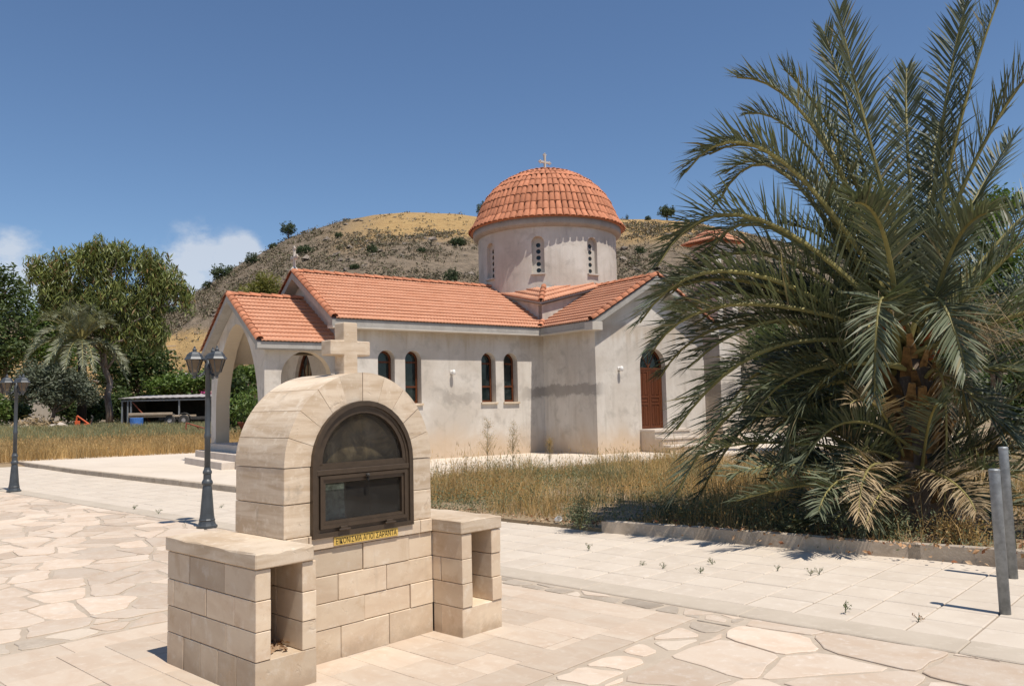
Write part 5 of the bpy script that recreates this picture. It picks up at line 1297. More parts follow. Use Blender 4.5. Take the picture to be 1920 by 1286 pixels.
def bed_sample(n, c0, c1, d0, d1):
    c = RNG.uniform(c0, c1, n); d = RNG.uniform(d0, d1, n); X = SH.o[0]+SH.a[0]*c+SH.b[0]*d; Y = SH.o[1]+SH.a[1]*c+SH.b[1]*d
    k = in_poly(X, Y, BEDP); return np.stack([X[k], Y[k], np.full(k.sum(), .04)], -1), c[k], d[k]
P, c, d = bed_sample(120000, 5.5, 15.5, -5.0, 9.0)
dp = np.hypot(P[:, 0]-PALM[0], P[:, 1]-PALM[1]); pn = fbm(P[:, 0]*.9, P[:, 1]*.9, 3, 2)
keep = (RNG.random(len(P)) < np.clip((dp-1.2)/1.8, .05, 1)*np.clip((pn-.27)*3.6, .06, 1)) & ((c > 5.55+.25*RNG.random(len(P))) | (d < 1.5)); P, c, d, pn = P[keep], c[keep], d[keep], pn[keep]
hh = (.10+.50*RNG.random(len(P))**1.8)*np.clip(.45+1.5*vnoise(P[:, 0]*3.1, P[:, 1]*3.1, 77), .5, 1.5)*np.clip((c-5.4)/.8, .35, 1)*np.clip(.25+1.7*(pn-.2), .3, 1.5)
grn = fbm(P[:, 0]*.55+9, P[:, 1]*.55, 3, 21)+.1*RNG.normal(size=len(P)) > .56
blades('dry_grass', P[~grn], hh[~grn], RNG.uniform(.004, .010, (~grn).sum()), M['dry_grass'], 'dry golden grass filling the bed before the church', .75, heads=.35)
blades('green_grass', P[grn], hh[grn]*.95, RNG.uniform(.004, .010, grn.sum()), M['grey_grass'], 'grey green weeds mixed through the dry grass of the bed', .55, heads=.1)
P2, c2, d2 = bed_sample(16000, 5.45, 13.0, -5.0, 9.0); pn2 = fbm(P2[:, 0]*1.1+3, P2[:, 1]*1.1, 3, 41); dp2 = np.hypot(P2[:, 0]-PALM[0], P2[:, 1]-PALM[1])
k2 = (RNG.random(len(P2)) < np.clip((pn2-.43)*6, 0, 1)*np.clip(1.5-(c2-5.5)*.16, .25, 1)) & (dp2 > 1.1); P2 = P2[k2]; hgt = .10+.30*RNG.random(len(P2))*pn2[k2]*1.6
pt = np.repeat(P2, 9, 0)+RNG.normal(size=(len(P2)*9, 3))*np.array([.07, .07, .0]); pt[:, 2] += np.abs(RNG.normal(size=len(pt)))*np.repeat(hgt, 9)*.6; dr_ = RNG.normal(size=pt.shape); dr_[:, 2] = np.abs(dr_[:, 2])
o = link(bpy.data.objects.new('bed_weeds', leaves_mesh('bed_weeds', pt, .022+.03*RNG.random(len(pt)), dr_, .38, M['weed_leaf'], .05))); tag(o, 'patches of low grey green weeds among the dry grass of the bed', 'weeds', kind='stuff')
# field left of the porch: golden in front, greyer behind
n = 125000; a = RNG.uniform(-26, 12, n); b = 13.95+48*RNG.random(n)**1.5; P = np.stack([CH.o[0]+CH.a[0]*a+CH.b[0]*b, CH.o[1]+CH.a[1]*a+CH.b[1]*b, np.zeros(n)], -1)
px_ = 960+F_PX*P[:, 0]/P[:, 1]; k = (px_ > -150) & (px_ < 640); P, a, b = P[k], a[k], b[k]; P[:, 2] = ground_z(P[:, 0], P[:, 1])
fn = fbm(P[:, 0]*.25, P[:, 1]*.25, 3, 5); gold = b+(fn-.47)*14 < 26.0; hh = (.35+.35*RNG.random(len(P)))*(.6+.8*fn)*np.where(b > 30, .62, 1.0)
sc_ = np.clip(P[:, 1]/34, .9, 2)
blades('field_grass', P[gold], hh[gold]*1.05, RNG.uniform(.010, .022, gold.sum())*sc_[gold], M['dry_grass'], 'tall dry golden grass beyond the forecourt on the left', .45, heads=.3)
blades('field_weeds', P[~gold], hh[~gold]*1.0, RNG.uniform(.012, .028, (~gold).sum())*sc_[~gold], M['grey_grass'], 'grey green weeds at the back of the left field', .5)
# leaf litter by the kerb, under the palm and at the joints
LP = []
for (px, py, n, sx, z) in ((1100, 985, 260, .22, .03), (1065, 984, 90, .4, .03), (985, 972, 160, .5, .03), (1588, 1030, 150, .20, .012), (1630, 1033, 60, .14, .012), (870, 962, 90, .5, .03)):
    g0 = gz(px, py, 0); q = RNG.normal(size=(n, 2))*sx; LP.append(np.stack([g0[0]+q[:, 0], g0[1]+q[:, 1]*.35+q[:, 0]*-.55, np.full(n, z)+RNG.random(n)*.03], -1))
q = RNG.normal(size=(2600, 2))*1.5; LP.append(np.stack([PALM[0]+q[:, 0]-.3, PALM[1]+q[:, 1]-.2, np.full(2600, .055)+RNG.random(2600)*.03], -1))
P = np.concatenate(LP); lc = np.array([SH.loc(p) for p in P]); ok = (lc[:, 0] > 5.45) | (np.arange(len(P)) < 810); P = P[ok]; lc = lc[ok]
onk = (lc[:, 0] < 5.9) & (lc[:, 0] > 5.3); P[onk, 2] += np.where((lc[onk, 1] < 1.6) & (lc[onk, 0] > 5.55), .085, 0)
P = np.concatenate([P, np.array([SH.w(-.40+.05*RNG.normal(), -.12+.06*RNG.normal(), .212+.02*RNG.random()) for _ in range(40)])])   # leaves blown into the slot of the left pier
dd = RNG.normal(size=(len(P), 3)); dd[:, 2] *= .35
o = link(bpy.data.objects.new('leaf_litter', leaves_mesh('leaf_litter', P, .03+.045*RNG.random(len(P)), dd, .6, M['litter'], .12))); tag(o, 'dead leaves lying along the kerb and under the palm', 'leaves', kind='stuff')
# bushy weeds in the bed
def bush(name, label, P, r, h, mat, n=900, leaf=.035, group=None, stems=6, cat='weed'):
    T = empty(name, P); tag(T, label, cat, group)
    pts = RNG.normal(size=(n, 3))*np.array([r*.45, r*.45, h*.24])+np.array([0, 0, h*.45]); pts[:, 2] = np.abs(pts[:, 2]); d = RNG.normal(size=(n, 3)); d[:, 2] = np.abs(d[:, 2])*.7
    link(bpy.data.objects.new('foliage', leaves_mesh('foliage', pts, leaf*(.6+.8*RNG.random(n)), d, .4, mat, .05)), T); mb = MB()
    for i in range(stems):
        e = RNG.normal(size=2)*r*.4; mb.tube([(0, 0, -.02), (e[0]*.5, e[1]*.5, h*.4), (e[0], e[1], h*.85)], [.008, .006, .003], 5)
    mb.build('stem', M['grey_grass'], T); return T
for (px, py, r, h, lab) in ((1088, 990, .22, .42, 'grey green weed bush beside the near end of the kerb'), (1330, 985, .40, .42, 'low green weed bush behind the kerb, left of the palm shade'), (1400, 992, .45, .45, 'green weed bush half in the palm shade behind the kerb'),
        (1480, 1000, .40, .38, 'dark green weed bush in the palm shade, close to the kerb'), (1255, 978, .30, .36, 'smaller green weed bush behind the kerb, next to dry grass'), (1660, 1010, .35, .40, 'weed with pale twigs growing before the palm trunk'), (1800, 1022, .35, .35, 'reddish dry weed behind the kerb, left of the bollards')):
    g0 = gz(px, py, .05); bush('weed_bush', lab, g0, r, h, M['weed_leaf'] if 'dry' not in lab[:12] else M['dry_grass'], 1500, .032, 'weed bushes in the palm bed')
def tall_weed(px, py, h, lab):
    P = gz(px, py, .05); T = empty('tall_weed', P); tag(T, lab, 'weed', 'tall feathery weeds before the church wall'); mb = MB(); tips = []
    mb.tube([(0, 0, 0), (.01, 0, h*.5), (.03, .01, h)], [.007, .005, .002], 5)
    for i in range(40):
        t = random.uniform(.35, 1); a = random.uniform(0, 2*PI); l = .30*h*(1.25-t)*random.uniform(.5, 1.1); s = np.array([.03*t*t, 0, h*t]); e = s+np.array([math.cos(a)*l*.6, math.sin(a)*l*.6, l]); mb.tube([s, e], [.003, .0015], 3, 0, False); tips.append(e); tips.append((s+e)/2)
    mb.build('stem', M['grey_grass'], T); tips = np.array(tips); pts = np.repeat(tips, 14, 0)+RNG.normal(size=(len(tips)*14, 3))*.035
    link(bpy.data.objects.new('seed_head', leaves_mesh('seed_head', pts, np.full(len(pts), .018), RNG.normal(size=pts.shape), .5, M['dry_grass'])), T)
tall_weed(914, 905, 1.25, 'left one of two tall feathery dry weeds before the church wall'); tall_weed(962, 900, 1.2, 'right one of two tall feathery dry weeds before the church wall'); tall_weed(1030, 890, .8, 'shorter dry weed stalk near the inner corner of the church')
# small weeds in the paving joints
def small_weed(px, py, s, lab, z=0.0, dry=False):
    P = gz(px, py, z); mb = MB(); n = 26; vs = []
    T = empty('small_weed', P); tag(T, lab, 'weed', 'small weeds in the paving joints')
    mb.tube([(0, 0, -.01), (s*.1, 0, s*.6), (s*.12, 0, s)], [.004, .003, .0015], 4); st = []
    for i in range(5):
        a = random.uniform(0, 2*PI); e = np.array([math.cos(a)*s*.5, math.sin(a)*s*.5, s*random.uniform(.35, 1)]); mb.tube([(0, 0, s*.15), e], [.003, .0015], 3, 0, False); st.append(e)
    mb.build('stem', M['weed_leaf'], T); st = np.array(st); pts = np.repeat(st, 7, 0)+RNG.normal(size=(35, 3))*s*.12; pts[:, 2] = np.maximum(pts[:, 2], .008)
    link(bpy.data.objects.new('leaf', leaves_mesh('leaf', pts, np.full(35, s*.22), RNG.normal(size=(35, 3)), .55, M['litter'] if dry else M['weed_leaf'])), T)['kind'] = 'stuff'
for (px, py, s, lab) in ((1313, 1074, .10, 'low spreading weed in the path joint between two taller sprigs'), (1104, 1032, .12, 'upright sprig in the path joint nearest the right pier'), (1243, 1066, .09, 'tiny sprig in the path joint left of the spreading weed'), (1205, 1060, .08, 'thin bent sprig in the path, second from the shrine side'),
        (1335, 1058, .10, 'weed sprig in the path just behind the spreading weed'), (1458, 1070, .08, 'small weed in the middle of the path below the kerb shade'), (1520, 1078, .10, 'left of a pair of little weeds in the path before the leaf pile'), (1536, 1077, .10, 'right of a pair of little weeds in the path before the leaf pile'),
        (1585, 1148, .15, 'taller little weed standing at the edge of the concrete strip'), (1722, 1164, .10, 'brown withered sprig by the concrete strip'), (252, 955, .14, 'weed tuft at the edge of the flagstones, farther from the lamp post'), (297, 964, .14, 'weed tuft at the edge of the flagstones, nearer to the lamp post'), (415, 952, .10, 'flat weed in the path just right of the lamp post base')):
    small_weed(px, py, s*.62, lab, 0.0, 'withered' in lab)
# crumpled paper cup
m = MB(); m.lathe([(.030, 0), (.034, .04), (.040, .09)], 10, 0, (0, 0, 0), False); cup = m.build('paper_cup', M['white']); cup.location = tuple(gz(1043, 974, .09)); cup.rotation_euler = (math.radians(70), math.radians(20), .4)
tag(cup, 'crumpled white paper cup lying in the dry leaves by the path', 'cup')

# ---------------------------------------------------------------- hillside plants
def hill_bush(px, py, wpx, hpx, lab, trunk=False):
    P = on_hill(px, py+hpx*.35); Yd = np.linalg.norm(P-CO); k = Yd/F_PX; r, h = wpx*.5*k, hpx*k
    T = empty('hill_bush' if not trunk else 'hill_tree', P); tag(T, lab, 'bush' if not trunk else 'tree', 'dark bushes and trees on the hill')
    lift = h*.22 if trunk else 0; pts, C = clump_points([(np.array([0, 0, h*.42+lift]), (r*.85, r*.85, h*.45)), (np.array([r*.3, 0, h*.3+lift]), (r*.6, r*.6, h*.33)), (np.array([-r*.35, 0, h*.32+lift]), (r*.55, r*.6, h*.34))], 140, 16, r*.22, 1, .6)
    link(bpy.data.objects.new('crown', leaves_mesh('crown', pts, r*.13*(.6+.8*RNG.random(len(pts))), RNG.normal(size=pts.shape), .6, M['hill_leaf'])), T)
    m = MB(); branch(m, (0, 0, -.4), (0, 0, h*.5), r*.09, r*.04, .3, 4, 6); branch(m, (0, 0, h*.2), (r*.3, 0, h*.5), r*.05, r*.02, .3, 4, 5); m.build('trunk', M['bark'], T)
for (px, py, w, h, lab, tr) in ((541, 437, 32, 30, 'round dark tree on the hill skyline above the nave gable', 1), (473, 487, 30, 26, 'dark bush on the hill skyline left of the round tree', 0), (418, 513, 48, 32, 'wide dark bush low on the left hill skyline', 0), (389, 537, 22, 18, 'small dark bush lowest on the left hill skyline', 0),
        (512, 462, 20, 12, 'small bush on the skyline just below the round tree', 0), (571, 470, 36, 18, 'olive bush on the slope right of the round tree', 0), (635, 441, 18, 13, 'small round bush on the upper slope below the golden grass', 0), (698, 468, 24, 20, 'bush on the slope above the middle of the nave roof', 0),
        (858, 455, 34, 18, 'wide green bush on the slope just left of the drum', 0), (848, 518, 34, 30, 'round dark bush right above the nave ridge near the drum', 0), (905, 393, 28, 26, 'dark tree on the skyline touching the left edge of the dome', 1), (1251, 402, 36, 26, 'spreading dark tree on the skyline right of the dome', 1), (1215, 410, 14, 11, 'tiny round bush on the skyline next to the spreading tree', 0), (1176, 408, 7, 14, 'thin dark shrub on the skyline at the right edge of the dome', 0),
        (665, 500, 20, 12, 'small grey bush low on the slope above the nave roof', 0), (790, 470, 22, 12, 'small olive bush on the slope in the middle of the hill', 0), (1200, 470, 26, 16, 'grey green bush on the rocks right of the drum', 0), (322, 583, 46, 18, 'dark bush at the foot of the hill beside the tall gum tree', 0)):
    hill_bush(px, py, w, h, lab, tr)
# scrub and rocks over the slope
n = 42000; t = np.radians(RNG.uniform(-34, 30, n)); r = np.sqrt(RNG.uniform(R_FOOT**2, (R_TOP+8)**2, n)); X, Y = r*np.sin(t), r*np.cos(t); Zh = hill_z(X, Y)
s = (r-R_FOOT)/(R_TOP-R_FOOT); zz = Zh+(fbm(X/30, Y/30, 3, 4)-.47)*24; dens = np.where((zz > 47) & (X > -45), .06, np.where((zz < 17) & (X < -30), .15, 1.0))*np.clip(fbm(X/9, Y/9, 3, 8)*2.4-.55, .05, 1); k = RNG.random(n) < dens; X, Y, Zh = X[k], Y[k], Zh[k]
per = 12; rad = RNG.uniform(.35, 1.15, len(X)); pts = np.repeat(np.stack([X, Y, Zh], -1), per, 0); off = RNG.normal(size=pts.shape)*.5; off[:, 2] = np.abs(off[:, 2])*.75; pts = pts+off*np.repeat(rad, per)[:, None]
o = link(bpy.data.objects.new('hill_scrub', leaves_mesh('hill_scrub', pts, np.repeat(rad, per)*.55, RNG.normal(size=pts.shape), .6, M['scrub_leaf']))); tag(o, 'low grey brown scrub covering the hillside', 'scrub', kind='stuff')
n = 1500; t = np.radians(RNG.uniform(-30, 24, n)); r = RNG.uniform(R_FOOT+20, R_TOP-4, n); X, Y = r*np.sin(t), r*np.cos(t); k = (fbm(X/14, Y/14, 3, 31) > .50) | ((X > 25) & (fbm(X/9, Y/9, 3, 33) > .44)); X, Y = X[k], Y[k]; Zh = hill_z(X, Y); n = len(X)
oc = np.array([(1, 0, 0), (0, 1, 0), (-1, 0, 0), (0, -1, 0), (0, 0, 1), (.6, .6, .6), (-.6, .5, .7), (.5, -.6, .7), (-.5, -.6, .5)]); of = [(0, 1, 5), (1, 2, 6), (2, 3, 8), (3, 0, 7), (5, 1, 6), (6, 2, 8), (8, 3, 7), (7, 0, 5), (5, 6, 4), (6, 8, 4), (8, 7, 4), (7, 5, 4)]
sc = RNG.uniform(.25, 1.0, n)**1.6*.95+.12; V = oc[None]*(1+.45*RNG.normal(size=(n, 9, 3)))*sc[:, None, None]*np.array([1, 1, .75]); V = V+np.stack([X, Y, Zh-.1], -1)[:, None]
F = (np.array(of)[None]+9*np.arange(n)[:, None, None]).reshape(-1); M['rock'] = stone_mat('grey_brown_rock', (.24, .20, .165), (.17, .14, .115), (.31, .27, .225), (1, 1, 1), .6, .25, .95, .6, 4, world=True, island=True)
o = link(bpy.data.objects.new('hill_rocks', mesh_np('hill_rocks', V.reshape(-1, 3), F, np.full(n*12, 3), M['rock']))); tag(o, 'grey brown rocks strewn over the hillside', 'rocks', kind='stuff')

# ---------------------------------------------------------------- trees and farmyard on the left
gum_b = [(72, 510, 20, 20), (95, 530, 26, 30), (90, 560, 22, 28), (120, 510, 26, 24), (140, 485, 26, 22), (178, 470, 20, 22), (170, 500, 30, 26), (205, 492, 24, 26), (222, 478, 20, 20), (250, 492, 26, 26), (285, 500, 28, 28), (310, 525, 26, 28), (335, 550, 20, 26), (350, 560, 10, 18),
         (130, 560, 28, 34), (160, 560, 30, 40), (200, 560, 30, 44), (240, 560, 34, 48), (280, 570, 28, 44), (270, 615, 26, 40), (235, 610, 30, 36), (295, 620, 16, 36), (185, 600, 24, 34), (140, 600, 18, 26), (215, 635, 22, 26), (300, 545, 24, 30)]
tree('gum_tree', 'tall drooping gum tree with pale trunk behind the left field', 'tree', 205, 62, gum_b, M['euc_leaf'], 600, 34, .62, .52, .20, 1.6, 'euc_bark', .27, .9, squash=2.1)
tree('dark_tree', 'dense dark tree at the far left edge behind the lamp post', 'tree', 15, 84, [(10, 560, 48, 52), (-40, 560, 50, 60), (20, 640, 55, 60), (-30, 680, 60, 60), (8, 520, 22, 22)], M['dark_leaf'], 520, 20, 1.1, .40, .5, .2, 'bark', .35)
tree('dark_tree', 'mid green tree between the far left tree and the gum tree', 'tree', 85, 88, [(75, 590, 45, 50), (115, 600, 45, 52), (80, 660, 50, 55), (130, 660, 50, 50)], M['green_leaf'], 480, 20, 1.0, .36, .5, .2, 'bark', .3)
tree('leafy_tree', 'dark green leafy tree behind the open shed', 'tree', 262, 76, [(255, 660, 45, 50), (290, 690, 42, 45), (235, 710, 40, 45), (300, 740, 40, 40), (205, 690, 35, 50), (265, 610, 25, 30)], M['dark_leaf'], 560, 20, .8, .36, .5, .2, 'bark', .3)
tree('leafy_tree', 'bright green bush over the right half of the open shed', 'tree', 340, 74, [(330, 718, 34, 22), (365, 722, 30, 22), (300, 728, 28, 24), (395, 712, 26, 22)], M['green_leaf'], 320, 20, .6, .30, .5, .2, 'bark', .18, base=None)
tree('olive_tree', 'grey green olive tree with two stems before the cream house', 'tree', 92, 58, [(75, 705, 42, 28), (115, 715, 42, 28), (50, 730, 35, 24), (150, 720, 26, 26), (105, 742, 40, 18), (165, 742, 22, 20)], M['olive_leaf'], 620, 26, .5, .24, .34, .1, 'bark', .16)
tree('hedge_tree', 'dense dark shrub seen through the porch arch', 'shrub', 440, 50, [(440, 725, 24, 30), (435, 770, 24, 32), (450, 750, 22, 30), (425, 690, 18, 22)], M['dark_leaf'], 320, 20, .45, .24, .5, 0, 'bark', .12)
tree('hedge_tree', 'sunlit green tree top behind the porch arch', 'shrub', 470, 62, [(465, 700, 22, 20), (485, 700, 18, 22), (430, 700, 20, 18), (480, 730, 20, 12)], M['green_leaf'], 260, 18, .5, .26, .5, 0, 'bark', .14)
tree('feathery_tree', 'yellow green feathery tree top rising behind the porch roof', 'tree', 500, 47, [(497, 535, 24, 24), (470, 560, 22, 26), (525, 560, 22, 26), (505, 575, 26, 30), (455, 585, 16, 20)], M['yellow_leaf'], 300, 22, .5, .26, .2, .5, 'bark', .14)
tree('green_tree', 'sunny green tree behind the palm at the right edge', 'tree', 1850, 19, [(1840, 430, 55, 60), (1890, 500, 60, 60), (1820, 540, 50, 55), (1930, 600, 60, 70), (1870, 640, 55, 60), (1880, 380, 30, 30)], M['green_leaf'], 460, 18, .34, .13, .5, .2, 'bark', .14)
tree('green_tree', 'dark tree low behind the right side of the palm', 'tree', 1920, 24, [(1900, 720, 60, 50), (1960, 700, 60, 70), (1850, 740, 50, 40), (1920, 790, 50, 40)], M['dark_leaf'], 420, 18, .38, .15, .5, .2, 'bark', .16)
tree('green_tree', 'dark shrub behind the left side of the palm near the bell tower', 'shrub', 1480, 25, [(1470, 720, 40, 50), (1520, 690, 45, 60), (1560, 740, 45, 50), (1440, 640, 35, 40)], M['dark_leaf'], 420, 18, .36, .15, .5, .2, 'bark', .12)
tree('green_tree', 'dark shrub straight behind the palm trunk', 'shrub', 1640, 21, [(1620, 740, 50, 60), (1680, 700, 50, 60), (1720, 760, 50, 60), (1600, 650, 40, 45), (1760, 690, 50, 50)], M['dark_leaf'], 480, 18, .34, .14, .5, .2, 'bark', .12)
for (px, Y, w, h, mt, lab) in ((25, 66, 34, 40, 'dark_leaf', 'dark shrub before the cream house, left of the olive'), (178, 64, 26, 44, 'dark_leaf', 'dark shrub between the far date palm and the gum tree'), (225, 70, 30, 60, 'dark_leaf', 'dark shrub just right of the gum tree foot'), (-20, 62, 40, 50, 'green_leaf', 'green shrub cut by the left edge behind the lamp post'), (128, 70, 30, 60, 'dark_leaf', 'dark leafy shrub behind the trunk of the far date palm')):
    tree('yard_shrub', lab, 'shrub', px, Y, [(px, 785-h*.45, w*.7, h*.5), (px-w*.4, 785-h*.35, w*.5, h*.4), (px+w*.4, 785-h*.35, w*.5, h*.42)], M[mt], 170, 18, .6, .30, .45, .2, 'bark', .1)
# far date palm
BP = gpoint(152, 60.5); fp = empty('far_date_palm', BP); tag(fp, 'grey green date palm with drooping fronds behind the olive tree', 'palm tree')
hc = at_y(152, 640, 60.5)-BP; m = MB(); m.tube([(0, 0, -.1), (.1, 0, hc[2]*.5), tuple(hc)], [.36, .30, .28], 10); m.build('trunk', M['burnt'], fp, True)
for i in range(46):
    a = i*2.399; el = math.radians(random.uniform(-35, 75)); l = random.uniform(3.4, 4.4); e = np.array([math.cos(a), math.sin(a), 0]); r0 = hc+e*.15
    mid = r0+e*l*.5*math.cos(el)+np.array([0, 0, l*.5*math.sin(el)+.25]); tip = r0+e*l*.85*math.cos(el)+np.array([0, 0, l*.9*math.sin(el)-1.0]); frond(r0, mid, tip, .62, 44, False, .03, fp, random.uniform(-.3, .3), lw=.032, lmat=M['palm_grey'])
for o in fp.children:
    if o.name.startswith('frond'): pass
# charred stump shrub at the gum tree foot
# farm buildings
def box_building(name, label, cat, px0, px1, Y, ytop, ydep, wallmat, roofmat, over=.3, fall=.5, roof_pxy=None):
    A, B = gpoint(px0, Y), gpoint(px1, Y); zt = at_y((px0+px1)/2, ytop, Y)[2]; W = B[0]-A[0]; g0 = min(A[2], B[2]); root = empty(name, (A[0], A[1], g0)); tag(root, label, cat); H = zt-g0
    MB().box((0, 0, -.3), (W, ydep, H)).build('wall', wallmat, root)
    mb = MB(); n = max(6, int(W/.25)); vs = []
    for i in range(n+1):
        x = -over+(W+2*over)*i/n; z = .05 if i % 2 else 0.0; vs += [(x, -over, H+.02+z), (x, ydep+over, H+fall+.02+z), (x, -over, H-.04+z), (x, ydep+over, H+fall-.04+z)]
    fs = []
    for i in range(n): p = 4*i; fs += [(p, p+4, p+5, p+1), (p+2, p+3, p+7, p+6), (p, p+2, p+6, p+4)]
    mb.add(vs, fs).build('roof', roofmat, root); return root, W, H
hs_, W, H = box_building('farm_house', 'low cream house wall behind the olive tree at far left', 'house', -70, 190, 73, 748, 6, M['render'], M['render'], .1, .2)
xw = W*((45+70)/260)
wn_ = MB(); wn_.box((xw-.62, -.05, 1.05), (xw+.62, .02, 1.12)); wn_.box((xw-.62, -.05, 1.88), (xw+.62, .02, 1.95))
for dx in (-.62, -.03, .56): wn_.box((xw+dx, -.05, 1.12), (xw+dx+.06, .02, 1.88))
w_ = wn_.build('window', M['white'], hs_); MB().box((xw-.56, -.03, 1.12), (xw+.56, -.01, 1.88)).build('pane', M['glass'], w_)
box_building('shed', 'small white shed with grey sheet roof behind the green bush', 'shed', 303, 352, 80, 712, 4, M['white'], M['greysheet'], .3, .8)
box_building('barn', 'low barn with faded red corrugated roof behind the porch', 'barn', 372, 520, 78, 746, 5, M['render'], M['pinkroof'], .3, 1.5)
# open lean-to with steel posts
A, B = gpoint(228, 60), gpoint(402, 60); lean = empty('open_shed', A); tag(lean, 'open lean-to shed on steel posts at the back of the field', 'shed'); W = B[0]-A[0]; H = at_y(228, 748, 60)[2]-A[2]; Dp = 4.0
m = MB(); n = 30; vs = []
for i in range(n+1):
    x = -.15+(W+.3)*i/n; z = .03 if i % 2 else 0; vs += [(x, -.25, H+.04+z), (x, Dp, H+.30+z), (x, -.25, H+z), (x, Dp, H+.26+z)]
fs = []
for i in range(n): p = 4*i; fs += [(p, p+4, p+5, p+1), (p+2, p+3, p+7, p+6), (p, p+2, p+6, p+4)]
m.add(vs, fs).build('roof', M['greysheet'], lean); MB().bbox((-.05, -.06, H-.20), (W+.05, .04, H-.08), .01).build('beam', M['galv'], lean)
for x in (.03, .45, .68, W*.62, W-.1): MB().bbox((x-.05, -.05, -.2), (x+.05, .05, H-.082), .008).build('post', M['galv'], lean)
MB().tube([(.75, .06, H-.25), (2.1, .06, .25)], .045, 6).build('brace', M['rust'], lean)
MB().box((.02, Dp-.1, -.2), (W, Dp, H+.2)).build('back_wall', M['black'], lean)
MB().box((-.04, .06, -.2), (.03, Dp-.102, H-.02)).build('side_panel', M['darksteel'], lean)
# trailer with a plank load under the lean-to
tp = gpoint(240, 58.6); tr = empty('farm_trailer', tp); tag(tr, 'old flat farm trailer loaded with pale beams before the open shed', 'trailer'); TWd = gpoint(352, 58.6)[0]-tp[0]
MB().bbox((0, 0, .62), (TWd, 1.6, .76), .02).build('bed', M['wood_grey'], tr); MB().bbox((.1, -.2, .78), (TWd*.75, -.02, .96), .02).build('beam', M['wood_grey'], tr); MB().bbox((TWd*.5, .1, .40), (TWd+2.0, .25, .62), .02).build('chassis', M['darksteel'], tr)
for x in (TWd*.70, TWd*.70+1.0):
    m = MB(); m.lathe([(.14, -.1), (.36, -.1), (.40, -.06), (.40, .06), (.36, .1), (.14, .1)], 18); o = m.build('wheel', M['darksteel'], tr); o.location = (x, .05, .38); o.rotation_euler = (PI/2, 0, 0)
    m = MB(); m.lathe([(.02, -.11), (.15, -.108), (.15, .108), (.02, .11)], 12); h_ = m.build('hub', M['greysheet'], o)
    mm = MB(); pts = [(x+.52*math.cos(a), .05, .36+.52*math.sin(a)) for a in np.linspace(.15, PI-.15, 9)]; mm.tube(pts, .05, 5); mm.build('mudguard', M['darksteel'], tr)
p = gpoint(256, 57.5); m = MB(); m.lathe([(.42, 0), (.44, .05), (.44, .62), (.40, .64)], 18); br = m.build('barrel', M['blue'], None); br.location = tuple(p); tag(br, 'blue plastic tub beside the trailer in the left field', 'tub')
def frame_thing(name, label, cat, px, Y, mat, bars, plates=()):
    P = gpoint(px, Y); r = empty(name, P); tag(r, label, cat)
    for b in bars: MB().tube([b[0], b[1]], b[2], 6).build('bar', mat, r)
    for (lo, hi) in plates: MB().bbox(lo, hi, .02).build('plate', mat, r)
    return r
frame_thing('plough', 'orange steel plough frame lying left of the gum tree foot', 'plough', 142, 57, M['orange'], [((0, 0, .1), (.1, 0, .85), .06), ((.1, 0, .85), (.9, .2, .2), .06), ((0, 0, .12), (1.0, .1, .15), .06), ((.9, .2, .1), (1.1, .1, .55), .05)], [((-.05, -.05, .0), (.3, .05, .5)), ((.55, 0, .05), (.95, .1, .3))])
frame_thing('cultivator', 'dark steel cultivator frame at the gum tree foot', 'cultivator', 166, 56, M['darksteel'], [((0, 0, .12), (2.0, 0, .14), .06), ((0, .6, .12), (2.0, .6, .14), .06), ((.15, 0, .12), (.3, 0, .75), .05), ((.3, 0, .75), (.05, .3, .85), .05), ((0, 0, .12), (0, .6, .12), .05), ((1, 0, .12), (1, .6, .12), .05), ((2, 0, .12), (2, .6, .12), .05), ((1.5, .3, .0), (1.5, .3, .3), .05)])
frame_thing('tow_frame', 'rusty red tow frame standing in the weeds before the trailer', 'farm frame', 348, 50, M['rust'], [((0, 0, 0), (.05, 0, .62), .05), ((.05, 0, .60), (1.4, 0, .18), .045), ((0, 0, .08), (1.3, 0, .05), .045), ((.7, 0, .38), (.75, .3, .05), .04)])
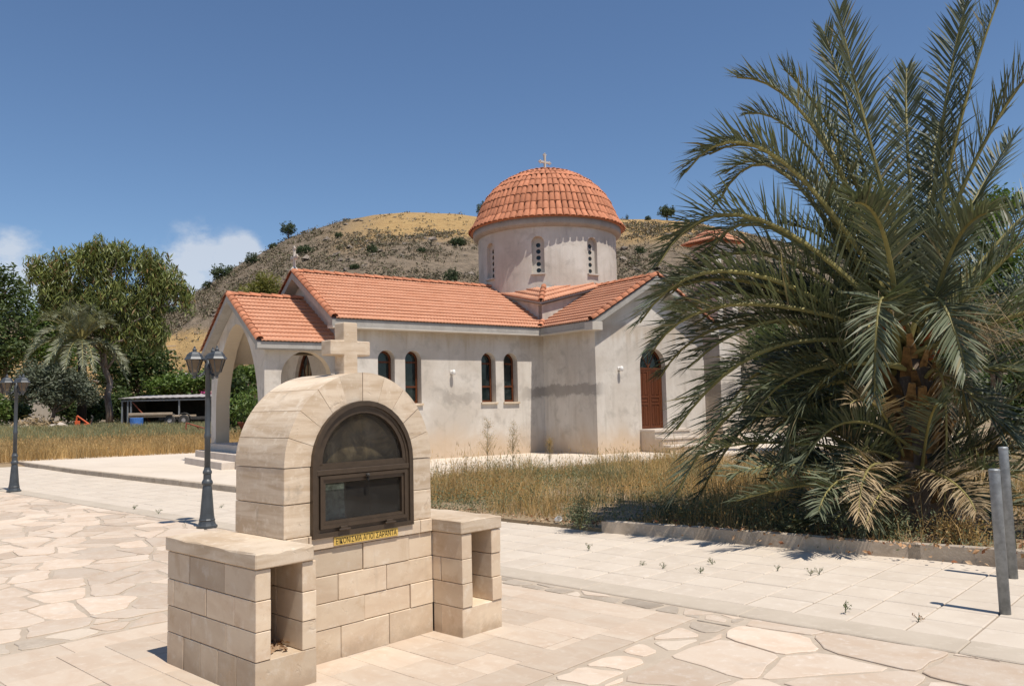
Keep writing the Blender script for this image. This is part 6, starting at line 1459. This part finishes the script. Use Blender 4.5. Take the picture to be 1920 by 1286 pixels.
# heap of rubble and straw
P = gpoint(70, 57); n = 900; q = RNG.normal(size=(n, 3))*np.array([1.25, .6, .28]); q[:, 2] = np.abs(q[:, 2])*np.exp(-(q[:, 0]/1.6)**2)*1.5; o = link(bpy.data.objects.new('straw_heap', leaves_mesh('straw_heap', P+q, .25+.3*RNG.random(n), RNG.normal(size=(n, 3))*np.array([1, 1, .6]), .2, M['palm_dry']))); tag(o, 'heap of dry palm waste and rubble behind the left field', 'heap', kind='stuff')
for i, (px, w, h, lab) in enumerate(((95, .9, .30, 'flat pale stone slab lying right of the dry heap'), (112, .55, .45, 'small upright pale block right of the flat slab'), (122, .6, .28, 'low grey boulder left of the orange plough'), (50, .5, .35, 'pale boulder at the front of the dry heap'), (30, .6, .3, 'pale boulder at the left end of the dry heap'))):
    P = gpoint(px, 56.5); V = oc*(1+.2*RNG.normal(size=oc.shape))*np.array([w, w*.7, h]); V = np.concatenate([V, [[0, 0, -.2*h]]]); me = bpy.data.meshes.new('boulder'); me.from_pydata([tuple(v) for v in V], [], of+[(0, 9, 1), (1, 9, 2), (2, 9, 3), (3, 9, 0)]); me.materials.append(M['step']); o = link(bpy.data.objects.new('boulder', me)); o.location = tuple(P); tag(o, lab, 'stone', 'stones round the dry heap')
# planter by the porch
P = gpoint(468, 38); pl = empty('planter', P); tag(pl, 'rust brown flared planter with a leafy plant seen under the porch arch', 'planter')
m = MB(); m.lathe([(.22, 0), (.24, .35), (.30, .6), (.52, 1.02), (.56, 1.04), (.56, 1.10), (.48, 1.10), (.40, .95)], 20); m.build('pot', M['pot'], pl, True)
pts = RNG.normal(size=(1400, 3))*np.array([.45, .45, .42])+np.array([0, 0, 1.75]); link(bpy.data.objects.new('foliage', leaves_mesh('foliage', pts, .14+.14*RNG.random(1400), RNG.normal(size=(1400, 3))+np.array([0, 0, .8]), .3, M['green_leaf'])), pl)
P = gpoint(385, 70); q = RNG.normal(size=(160, 3))*np.array([.5, .3, .25])+np.array([0, 0, at_y(385, 742, 70)[2]-P[2]]); bg = empty('flowering_shrub', P); tag(bg, 'magenta flowering shrub behind the lamp post', 'shrub'); link(bpy.data.objects.new('flower', leaves_mesh('flower', q, .12+.1*RNG.random(160), RNG.normal(size=(160, 3)), .7, M['bougain'])), bg)['kind'] = 'stuff'; m = MB(); branch(m, (0, 0, -.1), (0, 0, q[:, 2].mean()), .06, .03, .3); m.build('stem', M['bark'], bg)
# power line
P = gpoint(238, 95); zt = at_y(238, 610, 95)[2]-P[2]; pp = empty('power_pole', P); tag(pp, 'thin wooden power pole with wires behind the gum tree', 'power pole'); MB().tube([(0, 0, -.3), (0, 0, zt)], [.13, .09], 8).build('pole', M['bark'], pp)
for (yl, yr) in ((655, 648), (661, 655), (668, 662), (682, 670)):
    a = at_y(-60, yl, 95)-P; b = at_y(330, yr, 95)-P; m = MB(); m.tube([a+(b-a)*t+np.array([0, 0, -.5*math.sin(PI*t)]) for t in np.linspace(0, 1, 9)], .028, 4, 0, False); m.build('wire', M['greysheet'], pp)
bpy.context.view_layer.update()
